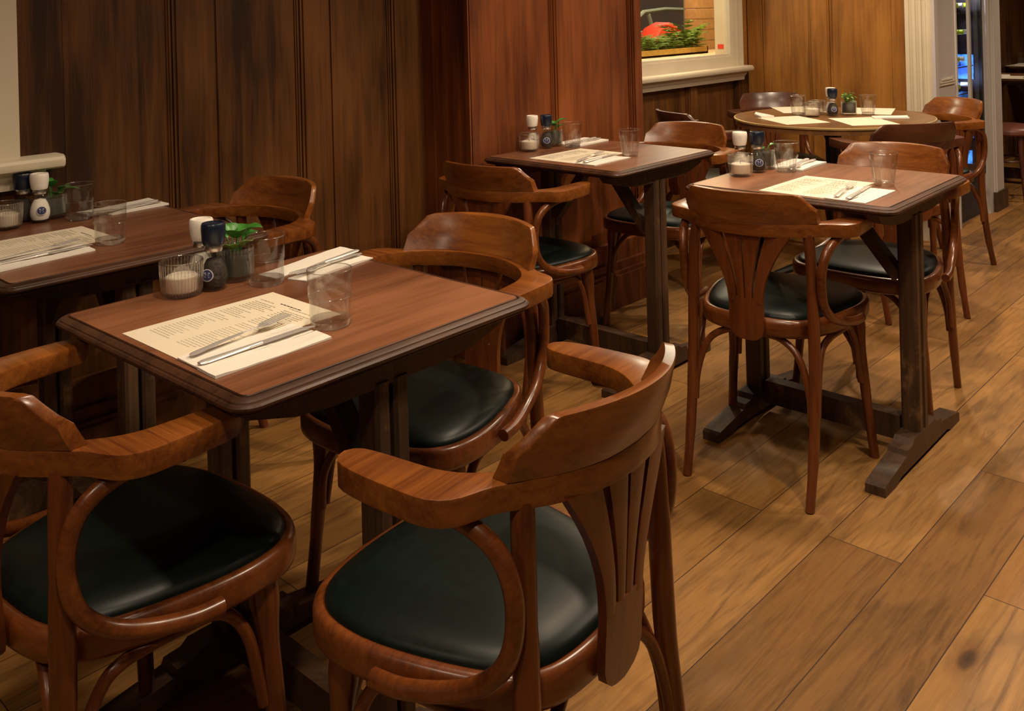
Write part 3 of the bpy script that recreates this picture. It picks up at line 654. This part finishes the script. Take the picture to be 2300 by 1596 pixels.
def glass_b():   # flared faceted tumbler
    e = empty('tumbler_faceted'); n = 54; rs = []
    prof = [(.0300, .010, .8), (.0318, .022, 1), (.0338, .045, 1), (.0362, .055, .3), (.0382, .075, 0), (.0402, .0950, 0), (.0392, .0950, 0), (.0370, .075, 0), (.0345, .056, 0), (.0315, .048, 0), (.0285, .012, 0)]
    for r, z, fct in prof:
        rs.append([(r*(1-fct*.035*(1+math.cos(9*2*PI*j/n)))*math.cos(2*PI*j/n), r*(1-fct*.035*(1+math.cos(9*2*PI*j/n)))*math.sin(2*PI*j/n), z) for j in range(n)])
    MB().rings(rs, cap0=False, cap1=False).build('glass_wall', M['glass'], e, 40)
    MB().lathe([(0, 0), (.0275, 0), (.0290, .002), (.0296, .0105), (.027, .0125), (.018, .0135), (.009, .0115), (0, .0125)], 36, cap0=False, cap1=False).build('glass_base', M['glass_solid'], e, 40)
    rim(MB(), .0397, .0952).build('rim', M['glass_rim'], e, 60)
    mb = MB()
    for k in range(9):
        a = 2*PI*(k+.5)/9; mb.tube([(r*math.cos(a), r*math.sin(a), z) for r, z in ((.0300, .012), (.0320, .026), (.0340, .045), (.0364, .054))], .0007, 6)
    mb.build('facet_edges', M['glass_rim'], e, 60)
    return e
def candle_glass(ribbed=True):
    mb = MB(); n = 120 if ribbed else 36; rb_ = .030 if ribbed else 0
    mb.lathe([(0, 0), (.030, 0), (.035, .004), (.0375, .012), (.0395, .045), (.0400, .064), (.0405, .067)], n, cap0=False, cap1=False, rib=rb_, ribn=40 if ribbed else 0)
    mb.lathe([(.0405, .067), (.0395, .0678), (.0380, .067), (.0365, .045), (.0345, .014), (.030, .009), (0, .0085)], n, cap0=False, cap1=False)
    e = empty('candle_holder_ribbed' if ribbed else 'candle_holder_plain'); mb.build('glass_wall', M['glass_rib'], e, 50)
    rim(MB(), .0395, .0678, .0012).build('rim', M['glass_rim'], e, 60)
    if ribbed:
        mb = MB()
        for k in range(40):
            a = 2*PI*k/40; mb.tube([(r*math.cos(a), r*math.sin(a), z) for r, z in ((.0365, .008), (.0388, .020), (.0405, .045), (.0412, .065))], .0007, 5)
        mb.build('ribs', M['glass_rim'], e, 60)
    return e
def tealight():
    e = empty('candle'); MB().lathe([(0, 0), (.0285, 0), (.029, .001), (.029, .028), (.0275, .030), (0, .029)], 28, cap0=False, cap1=False).build('wax', M['wax'], e); MB().lathe([(.0008, .029), (.0007, .037)], 6).build('wick', M['black'], e); return e
def mill(cap, fill, name):
    e = empty(name)
    prof = [(0, 0), (.0205, 0), (.0225, .003), (.0230, .008), (.0262, .016), (.0272, .026), (.0262, .038), (.022, .052), (.0175, .063), (.0150, .072), (.0148, .082)]
    b_ = MB().lathe(prof, 32, cap0=False).build('glass_body', M['glass'], e)
    q = [(0, .007), (.0195, .008), (.0235, .017), (.0245, .026), (.0235, .037), (.0195, .050), (.014, .060), (0, .064)]
    MB().lathe(q, 28, cap0=False, cap1=False).build('contents', fill, e)
    MB().lathe([(.0168, .076), (.0175, .078), (.0175, .087), (.0168, .089)], 28).build('collar', M['chrome'], e)
    MB().lathe([(.0195, .089), (.0205, .091), (.0222, .100), (.0235, .112), (.0238, .120), (.0232, .128), (.0215, .131), (.0180, .1315), (.0175, .1295), (0, .1295)], 32, cap1=False).build('grinder_cap', cap, e)
    # round emblem on the shoulder: pale ring with dark blue centre and a small pale flourish
    mb = MB(); 
    def S(px, pz):
        z = .034+pz*.93
        r = None
        for (r0, z0), (r1, z1) in zip(prof[1:], prof[2:]):
            if z0 <= z <= z1: r = r0+(r1-r0)*(z-z0)/(z1-z0)
        r = (r or .026)+.0006; th = px/.026; return (r*math.sin(th), -r*math.cos(th), z)
    def annulus(r0, r1, mi, n=28):
        i0 = len(mb.v)
        for k in range(n):
            t = 2*PI*k/n
            for r in (r0, r1): mb.v.append(S(r*math.cos(t), r*math.sin(t)))
        for k in range(n):
            a = i0+2*k; b2 = i0+2*((k+1) % n); mb.f.append([a, a+1, b2+1, b2]); mb.m.append(mi)
    annulus(.0110, .0128, 0); annulus(.0002, .0110, 1)
    k0 = len(mb.v)
    for a, b2, c2, d2 in ((-.006, .0035, .006, .0055), (-.0045, .0005, .0045, .0018), (-.005, -.004, .005, -.0025)):
        mb.add([tuple(Vector(S(a, b2))*1.004), tuple(Vector(S(c2, b2))*1.004), tuple(Vector(S(c2, d2))*1.004), tuple(Vector(S(a, d2))*1.004)], [(0, 1, 2, 3)], 0)
    mb.build('label', [M['label_ring'], M['label_blue']], b_, 60)
    return e
def pot_plant(seed, ribbed=True, big=True, spread=.05, low=False, herb=False):
    rnd = random.Random(seed); e = empty('potted_plant')
    n = 120 if ribbed else 36
    mb = MB(); mb.lathe([(0, 0), (.030, 0), (.0345, .004), (.0355, .010), (.0372, .064), (.0375, .066)], n, cap0=False, cap1=False, rib=.016 if ribbed else 0, ribn=40 if ribbed else 0)
    mb.lathe([(.0375, .066), (.0365, .0668), (.0355, .066), (.0335, .012), (0, .009)], n, cap0=False, cap1=False); mb.build('glass_pot', M['glass_rib'], e, 50)
    MB().lathe([(0, .010), (.031, .012), (.0330, .050), (.0330, .056)], 32, cap0=False, cap1=False).build('pot_liner', M['pot_grey'], e)
    MB().lathe([(0, .055), (.0328, .054)], 24, cap0=False, cap1=False).build('soil', M['soil'], e)
    mb = MB()
    def leaf(base, az, tilt, L_, W, cup=.25, mi=0):
        rs = []; d = Vector((math.cos(az)*math.cos(tilt), math.sin(az)*math.cos(tilt), math.sin(tilt))); sd = Vector((-math.sin(az), math.cos(az), 0)); up = d.cross(sd)*-1
        if up.z < 0: up = -up
        m = 8
        for i in range(m+1):
            t = i/m; wv = W*math.sin(PI*min(1, .06+.94*t))**.7*(1-.25*t) + .0004; bend = -L_*.35*t*t; c = Vector(base)+d*L_*t+Vector((0, 0, bend)); row = []
            for j in (-1, -.5, 0, .5, 1): row.append(tuple(c+sd*wv*j+up*(abs(j)**1.5*wv*cup)))
            for j in (1, .5, 0, -.5, -1): row.append(tuple(c+sd*wv*j+up*(abs(j)**1.5*wv*cup)-up*.0007))
            rs.append(row)
        mb.rings(rs, mi)
    if herb:
        for k in range(46):
            a = rnd.uniform(0, 2*PI); r = rnd.uniform(0, .03); h = rnd.uniform(.062, .105)
            mb.tube([(r*.4*math.cos(a), r*.4*math.sin(a), .054), (r*math.cos(a), r*math.sin(a), h)], .0006, 4); leaf((r*math.cos(a), r*math.sin(a), h), rnd.uniform(0, 6.28), rnd.uniform(-.2, .8), .015, .007, .3, rnd.random() < .3)
    else:
        for (az, r, h, tl, L_, W, mi) in big:
            b0 = Vector((math.cos(az)*.010, math.sin(az)*.010, .054)); b1 = Vector((math.cos(az)*r, math.sin(az)*r, h)); mb.tube(spline([tuple(b0), tuple((b0+b1)/2+Vector((0, 0, .008))), tuple(b1)], 4), .0013, 6, 0); leaf(b1, az, tl, L_, W, .35, mi)
    mb.build('foliage', [M['leaf'], M['leaf_lt']], e, 60)
    return e
def make_fork():
    mb = MB(); N = 26; L_ = .205
    def zc(t): return .004+.0035*math.sin(PI*t)*1.0+(.010*max(0, (t-.72)/.28)**1.2 if t > .72 else 0)
    rs = []
    for k in range(N+1):
        t = k/N*.74; w_ = .0085*(1-t/.74*.68) if t < .5 else .0027+.001*(t-.5)+(.0085*max(0, (t-.66)/.08)**1.3)
        if k == 0: w_ = .005
        if k == 1: w_ = .0078
        z = zc(t); rs.append([(t*L_, -w_, z), (t*L_, 0, z+.0016), (t*L_, w_, z), (t*L_, 0, z-.0010)])
    mb.rings(rs)
    for y in (-.0095, -.0032, .0032, .0095):
        rs = []
        for k in range(9):
            t = .735+.265*k/8; z = zc(t)-(.004*((t-.735)/.265)**2); w_ = .0021*(1-.45*(k/8)**2); rs.append([(t*L_, y-w_, z-.0007), (t*L_, y+w_, z-.0007), (t*L_, y+w_, z+.0007), (t*L_, y-w_, z+.0007)])
        mb.rings(rs)
    mb.rings([[(.735*L_+dx, -.0115+ab, zc(.735)-.0008), (.735*L_+dx, .0115-ab, zc(.735)-.0008), (.735*L_+dx, .0115-ab, zc(.735)+.0009), (.735*L_+dx, -.0115+ab, zc(.735)+.0009)] for dx, ab in ((-.005, .002), (.0, 0), (.018, 0))])
    return mb.build('fork', M['steel'], None, 40)
def make_knife():
    e = empty('table_knife'); rs = []; L_ = .215
    for k in range(17):
        t = k/16*.52; w_ = .0088*(1-.45*t/.52); w_ = w_*(.6 if k == 0 else .92 if k == 1 else 1); h = .0032*(.6 if k == 0 else 1); x = t*L_
        rs.append([(x, w_*math.cos(q), .0036+h*math.sin(q)) for q in [2*PI*j/10 for j in range(10)]])
    MB().rings(rs).build('handle', M['steel'], e, 60)
    rs = []
    for k in range(17):
        t = .51+.49*k/16; x = t*L_; w0 = -.0062; w1 = .0072 if k < 12 else .0072-.011*((k-12)/4)**2; 
        if k == 0: w0, w1 = -.0045, .0045
        rs.append([(x, w0, .0032), (x, (w0+w1)/2, .0042), (x, w1, .0040), (x, w1, .0028), (x, (w0+w1)/2, .0028), (x, w0, .0030)])
    MB().rings(rs).build('blade', M['steel'], e, 40)
    return e
def slab(pts, z0, th, wob=.0008, nx=10, ny=4, seed=0):
    """thin sheet over a quad, slightly wavy, with thickness"""
    rnd = random.Random(seed); a, b, c, d = [Vector(p) for p in pts]; top = []; 
    for j in range(ny+1):
        for i in range(nx+1):
            s, t = i/nx, j/ny; p = a.lerp(b, s).lerp(d.lerp(c, s), t); top.append((p.x, p.y, z0+th+wob*rnd.random()+wob*math.sin(5*s+seed)))
    mb = MB(); n = len(top); vs_ = top+[(x, y, z0) for x, y, z in top]; fs = []
    for j in range(ny):
        for i in range(nx):
            k = j*(nx+1)+i; fs.append((k, k+1, k+nx+2, k+nx+1)); fs.append((n+k, n+k+nx+1, n+k+nx+2, n+k+1))
    for i in range(nx): fs.append((i, n+i, n+i+1, i+1)); k = ny*(nx+1)+i; fs.append((k, k+1, n+k+1, n+k))
    for j in range(ny): k = j*(nx+1); fs.append((k, k+nx+1, n+k+nx+1, n+k)); k += nx; fs.append((k, n+k, n+k+nx+1, k+nx+1))
    mb.add(vs_, fs); return mb
def placemat(cx, cy, rz, label, text=True, flip=False, w_=.297, h_=.215):
    e = empty('menu_placemat', (cx, cy, TZ), rz); tag(e, label, 'placemat', 'cream paper menu placemats')
    slab([(-w_/2, -h_/2), (w_/2, -h_/2), (w_/2, h_/2), (-w_/2, h_/2)], .0002, .0007, .0002, 8, 6).build('sheet', M['paper'], e, 40)
    if text:
        rnd = random.Random(3); mb = MB(); sg = -1 if flip else 1; x = .115
        row = 0
        while x > -.115:
            gapp = row in (1, 7, 12, 15)
            for col in ((.085, .008), (-.008, -.085)):
                y = col[0]; end = col[0]-(rnd.uniform(.4, .95))*(col[0]-col[1])
                if row == 0: y, end = .03, -.03
                while y > end:
                    l = rnd.uniform(.004, .011); mb.box((sg*x-.0009, min(y-l, y), .0014), (sg*x+.0009, max(y-l, y), .00155)); y -= l+.0025
            x -= .012 if gapp else .0068; row += 1
        mb.build('printed_text', M['ink'], e, 0)
    return e
def napkin(quads, label, seed=0, rz=0, loc=(0, 0)):
    mb = MB()
    for i, (q, z0, th) in enumerate(quads):
        s = slab([(x-loc[0], y-loc[1]) for x, y in q], z0, th, .0012, 12, 3, seed+i); mb.add(s.v, s.f)
    o = mb.build('paper_napkin', M['napkin'], None, 40); o.location = (loc[0], loc[1], TZ); return tag(o, label, 'napkin', 'folded white paper napkins')

P_ga, P_gb = glass_a(), glass_b(); P_cr, P_cp = candle_glass(True), candle_glass(False); P_tl = tealight()
P_salt, P_pep = mill(M['white_cap'], M['salt'], 'salt_mill'), mill(M['navy_cap'], M['pepper'], 'pepper_mill')
P_fork, P_knife = make_fork(), make_knife()
used = set()
def put(p, x, y, rz, label, cat, group, z=TZ):
    o = place(p, p.name in used, (x, y, z), rz, label, cat, group); used.add(p.name); return o
GR = {'g': 'glass tumblers on the tables', 'c': 'glass candle holders', 's': 'salt mills', 'p': 'pepper mills', 'f': 'steel forks', 'k': 'steel knives', 't': 'small white candles', 'pl': 'small potted plants on the tables'}
face = math.atan2(-1, -1)+PI/2   # turns a label towards the doorway side / room
# --- front table
T = 'on the front table'
put(P_cr, .868, 1.715, 0, f'ribbed glass candle holder {T}, in front of the salt mill', 'candle holder', GR['c']); put(P_tl, .868, 1.715, 0, f'white candle inside the ribbed holder {T}', 'candle', GR['t'], TZ+.0095)
put(P_salt, .934, 1.757, -.9, f'salt mill with white cap {T}, behind the ribbed candle holder', 'salt mill', GR['s'])
put(P_pep, .929, 1.701, -1.05, f'pepper mill with navy cap {T}, beside the ribbed candle holder', 'pepper mill', GR['p'])
put(P_ga, 1.017, 1.655, 0, f'clear tumbler {T}, beside the potted plant', 'glass', GR['g'])
put(P_ga, .946, 1.340, 0, f'clear tumbler {T}, standing on the corner of the menu', 'glass', GR['g'], TZ+.0010)
pp = pot_plant(1, True, [(-1.9, .018, .088, .9, .045, .024, 0), (-.8, .02, .095, .6, .045, .024, 0), (.5, .018, .090, .7, .040, .021, 0), (2.4, .016, .084, .9, .038, .018, 0), (-2.4, .020, .066, .9, .030, .016, 1), (-1.3, .022, .070, .8, .036, .018, 1), (-.1, .02, .078, .7, .04, .02, 0), (1.5, .015, .095, 1.0, .03, .018, 0)])
pp.location = (.993, 1.731, TZ); tag(pp, f'small leafy green plant in a ribbed glass pot {T}', 'plant', GR['pl'])
placemat(.842, 1.478, .015, f'cream printed menu placemat {T}, below the nearest fork', True)
placemat_n = napkin([([(.694, 1.322), (.905, 1.330), (.905, 1.392), (.694, 1.392)], .0014, .0012), ([(.692, 1.272), (.905, 1.280), (.906, 1.324), (.693, 1.328)], .0004, .0025)], f'white paper napkin {T}, under the nearest knife and fork', 1, 0, (.80, 1.33))
put(P_knife, .698, 1.331, .055, f'steel table knife {T}, nearest the camera', 'knife', GR['k'], TZ+.0040)
put(P_fork, .706, 1.372, .19, f'steel fork {T}, nearest the camera', 'fork', GR['f'], TZ+.0048)
napkin([([(1.045, 1.662), (1.285, 1.716), (1.280, 1.768), (1.035, 1.716)], .0004, .0025), ([(1.073, 1.598), (1.268, 1.632), (1.262, 1.684), (1.058, 1.642)], .0004, .0028)], f'white paper napkin lying open at the far side of the front table', 4, 0, (1.16, 1.68))
put(P_fork, 1.262, 1.668, PI+.20, 'steel fork on the open napkin at the far side of the front table', 'fork', GR['f'], TZ+.0042)
put(P_knife, 1.275, 1.696, PI+.24, 'steel table knife on the open napkin at the far side of the front table', 'knife', GR['k'], TZ+.0042)
# --- left table
T = 'on the left table'
put(P_cr, .862, 2.655, 0, f'ribbed glass candle holder {T}, cut by the left edge of the photo', 'candle holder', GR['c']); put(P_tl, .862, 2.655, 0, f'white candle inside the holder {T}', 'candle', GR['t'], TZ+.0095)
put(P_salt, .952, 2.668, -.2, f'salt mill with white cap {T}', 'salt mill', GR['s'])
put(P_pep, .925, 2.712, -1.6, f'pepper mill with navy cap {T}, behind the salt mill', 'pepper mill', GR['p'])
put(P_ga, 1.035, 2.615, 0, f'clear tumbler {T}, beside the potted plant', 'glass', GR['g'])
put(P_ga, .966, 2.262, 0, f'clear tumbler {T}, at the corner of the menu', 'glass', GR['g'], TZ+.0010)
pp2 = pot_plant(2, True, [(-2.2, .015, .088, .9, .040, .020, 0), (-.9, .02, .075, .7, .040, .020, 0), (-.2, .03, .075, .1, .05, .012, 0), (1.8, .016, .090, .9, .034, .018, 0), (-2.9, .02, .07, .6, .034, .018, 0), (-1.5, .02, .065, .6, .036, .02, 0)])
pp2.location = (.998, 2.700, TZ); tag(pp2, f'small leafy green plant in a glass pot {T}', 'plant', GR['pl'])
placemat(.852, 2.405, .01, f'cream printed menu placemat {T}', True)
napkin([([(.70, 2.245), (.912, 2.258), (.912, 2.31), (.70, 2.305)], .0014, .0012), ([(.697, 2.192), (.910, 2.214), (.912, 2.254), (.698, 2.245)], .0004, .0025)], f'white paper napkin {T}, beside the menu', 7, 0, (.81, 2.25))
put(P_knife, .705, 2.243, .075, f'steel table knife {T}, beside the menu', 'knife', GR['k'], TZ+.0040)
put(P_fork, .705, 2.272, .16, f'steel fork {T}, lying on the menu edge', 'fork', GR['f'], TZ+.0048)
napkin([([(1.065, 2.640), (1.283, 2.672), (1.283, 2.732), (1.060, 2.700)], .0004, .0025), ([(1.110, 2.585), (1.280, 2.595), (1.280, 2.650), (1.100, 2.636)], .0004, .0028)], 'white paper napkin lying open at the far side of the left table', 9, 0, (1.18, 2.65))
put(P_fork, 1.272, 2.625, PI+.12, 'steel fork on the open napkin at the far side of the left table', 'fork', GR['f'], TZ+.0042)
put(P_knife, 1.275, 2.655, PI+.2, 'steel table knife on the open napkin at the far side of the left table', 'knife', GR['k'], TZ+.0042)
# --- pier table
T = 'on the table against the pier'
put(P_cp, 2.650, 2.425, 0, f'clear glass candle holder {T}', 'candle holder', GR['c']); put(P_tl, 2.650, 2.425, 0, f'white candle inside the holder {T}', 'candle', GR['t'], TZ+.0095)
put(P_salt, 2.700, 2.452, -.8, f'salt mill with white cap {T}', 'salt mill', GR['s'])
put(P_pep, 2.745, 2.418, -.85, f'pepper mill with navy cap {T}', 'pepper mill', GR['p'])
pp3 = pot_plant(3, False, [(-.5, .02, .095, .5, .050, .016, 0), (-2.0, .01, .080, .8, .030, .016, 0), (-1.2, .02, .075, .7, .030, .018, 0), (.6, .02, .085, .6, .035, .018, 0)])
pp3.location = (2.812, 2.440, TZ); tag(pp3, f'small leafy green plant in a glass pot {T}', 'plant', GR['pl'])
put(P_gb, 2.822, 2.352, 0, f'faceted clear tumbler {T}, beside the potted plant', 'glass', GR['g'])
put(P_gb, 2.762, 2.030, 0, f'faceted clear tumbler {T}, at the corner of the menu', 'glass', GR['g'], TZ+.0010)
placemat(2.662, 2.195, 0, f'cream menu placemat {T}', True)
napkin([([(2.515, 2.048), (2.728, 2.050), (2.728, 2.11), (2.515, 2.11)], .0014, .0012), ([(2.515, 1.998), (2.728, 2.003), (2.728, 2.046), (2.515, 2.046)], .0004, .0025)], f'white paper napkin {T}, beside the menu', 11, 0, (2.62, 2.05))
put(P_knife, 2.525, 2.055, .10, f'steel table knife {T}, beside the menu', 'knife', GR['k'], TZ+.0040)
put(P_fork, 2.528, 2.085, .22, f'steel fork {T}, lying on the menu edge', 'fork', GR['f'], TZ+.0048)
napkin([([(2.835, 2.395), (3.045, 2.425), (3.045, 2.475), (2.835, 2.450)], .0004, .005), ([(2.850, 2.335), (3.045, 2.345), (3.045, 2.400), (2.850, 2.388)], .0004, .005)], 'white paper napkin at the far side of the table against the pier', 13, 0, (2.94, 2.4))
put(P_fork, 3.035, 2.380, PI+.1, 'steel fork on the far napkin of the table against the pier', 'fork', GR['f'], TZ+.0072)
put(P_knife, 3.035, 2.405, PI+.15, 'steel table knife on the far napkin of the table against the pier', 'knife', GR['k'], TZ+.0072)
# --- right table
T = 'on the right-hand table'
put(P_cp, 2.624, 1.502, 0, f'clear glass candle holder {T}', 'candle holder', GR['c']); put(P_tl, 2.624, 1.502, 0, f'white candle inside the holder {T}', 'candle', GR['t'], TZ+.0095)
put(P_salt, 2.676, 1.532, -.8, f'salt mill with white cap {T}', 'salt mill', GR['s'])
put(P_pep, 2.714, 1.492, -.85, f'pepper mill with navy cap {T}', 'pepper mill', GR['p'])
pp4 = pot_plant(4, False, [(-.3, .03, .075, .2, .035, .012, 0), (1.0, .01, .062, .6, .022, .010, 0)]); pp4.location = (2.790, 1.508, TZ); tag(pp4, f'glass pot with a single drooping leaf {T}', 'plant', GR['pl'])
put(P_gb, 2.774, 1.422, .1, f'faceted clear tumbler {T}, before the far napkin', 'glass', GR['g'])
put(P_gb, 2.712, 1.086, .2, f'faceted clear tumbler {T}, at the corner of the menu', 'glass', GR['g'], TZ+.0010)
placemat(2.588, 1.232, 0, f'plain cream menu placemat {T}', True)
napkin([([(2.432, 1.075), (2.640, 1.075), (2.640, 1.14), (2.432, 1.14)], .0014, .0012), ([(2.432, 1.025), (2.640, 1.025), (2.640, 1.072), (2.432, 1.072)], .0004, .0025)], f'white paper napkin {T}, beside the menu', 15, 0, (2.53, 1.08))
put(P_knife, 2.442, 1.078, .12, f'steel table knife {T}, beside the menu', 'knife', GR['k'], TZ+.0040)
put(P_fork, 2.446, 1.112, .18, f'steel fork {T}, lying on the menu edge', 'fork', GR['f'], TZ+.0048)
napkin([([(2.800, 1.445), (3.000, 1.455), (3.000, 1.505), (2.800, 1.500)], .0004, .005), ([(2.805, 1.385), (2.998, 1.392), (2.998, 1.442), (2.805, 1.438)], .0004, .005)], 'white paper napkin at the far side of the right-hand table', 17, 0, (2.9, 1.44))
put(P_fork, 2.990, 1.430, PI+.1, 'steel fork on the far napkin of the right-hand table', 'fork', GR['f'], TZ+.0072)
put(P_knife, 2.990, 1.455, PI+.15, 'steel table knife on the far napkin of the right-hand table', 'knife', GR['k'], TZ+.0072)
# --- round table
T = 'on the round table'
put(P_gb, 4.262, 2.118, 0, f'clear tumbler {T}, beside the crumpled paper', 'glass', GR['g'])
put(P_cp, 4.235, 2.032, 0, f'frosted candle holder {T}, left of the mills', 'candle holder', GR['c']); put(P_tl, 4.235, 2.032, 0, f'white candle inside the frosted holder {T}', 'candle', GR['t'], TZ+.0095)
put(P_cp, 4.330, 2.052, 0, f'second candle holder {T}, behind the frosted one', 'candle holder', GR['c'])
put(P_pep, 4.314, 1.965, -.9, f'pepper mill with navy cap {T}', 'pepper mill', GR['p'])
put(P_salt, 4.366, 1.998, -.9, f'salt mill with white cap {T}, just behind the pepper mill', 'salt mill', GR['s'])
pp5 = pot_plant(5, False, herb=True); pp5.location = (4.390, 1.918, TZ); tag(pp5, f'small feathery herb in a glass pot {T}', 'plant', GR['pl'])
put(P_gb, 4.432, 1.842, 0, f'clear tumbler {T}, right of the potted herb', 'glass', GR['g'])
def small_mat(cx, cy, rz, lab):
    placemat(cx, cy, rz, lab, False)
small_mat(4.060, 2.045, .95, f'cream menu placemat {T}, front left')
small_mat(4.175, 1.760, .78, f'cream menu placemat {T}, front right')
small_mat(4.490, 2.230, .70, f'cream menu placemat {T}, back left')
small_mat(4.595, 1.900, .30, f'cream menu placemat {T}, back right')
napkin([([(4.36, 1.62), (4.44, 1.66), (4.345, 1.79), (4.27, 1.745)], .0010, .005)], f'white paper napkin {T}, at the right edge', 21, 0, (4.35, 1.7))
napkin([([(4.13, 2.28), (4.20, 2.31), (4.10, 2.16), (4.05, 2.20)][::-1], .0010, .010)], f'crumpled white paper napkin {T}, at the left edge', 23, 0, (4.12, 2.24))
# --- far room
def far_set(x, y, lab):
    placemat(x, y, .1, f'cream placemat on the {lab} table beyond the doorway', False); napkin([([(x-.1, y-.04), (x+.1, y-.04), (x+.1, y+.04), (x-.1, y+.04)], .0012, .012)], f'white napkin on the {lab} table beyond the doorway', 30, 0, (x, y))
far_set(7.10, 2.01, 'nearer'); far_set(7.12, 1.80, 'nearer right-hand'); far_set(8.48, 2.22, 'farther')
kids_ = None
put(P_ga, 8.60, 2.27, 0, 'clear tumbler on the farther table beyond the doorway', 'glass', GR['g'])
st = empty('bentwood_stool', (6.72, 1.86, 0)); tag(st, 'low bentwood stool with a red-brown seat beyond the doorway', 'stool')
MB().lathe([(0, .42), (.18, .42), (.195, .43), (.197, .45), (.185, .468), (.12, .478), (0, .48)], 36, cap0=False, cap1=False).build('seat', M['cushion_red'], st, 50)
for k in range(4):
    a = PI/4+k*PI/2; c, s_ = math.cos(a), math.sin(a)
    MB().tube([(.14*c, .14*s_, .43), (.15*c, .15*s_, .25), (.185*c, .185*s_, 0)], [.018, .016, .013], 10).build('leg', M['chair_dk'], st)
MB().tube([(.135*math.cos(2*PI*k/24), .135*math.sin(2*PI*k/24), .25) for k in range(25)], .008, 8).build('ring_stretcher', M['chair_dk'], st)
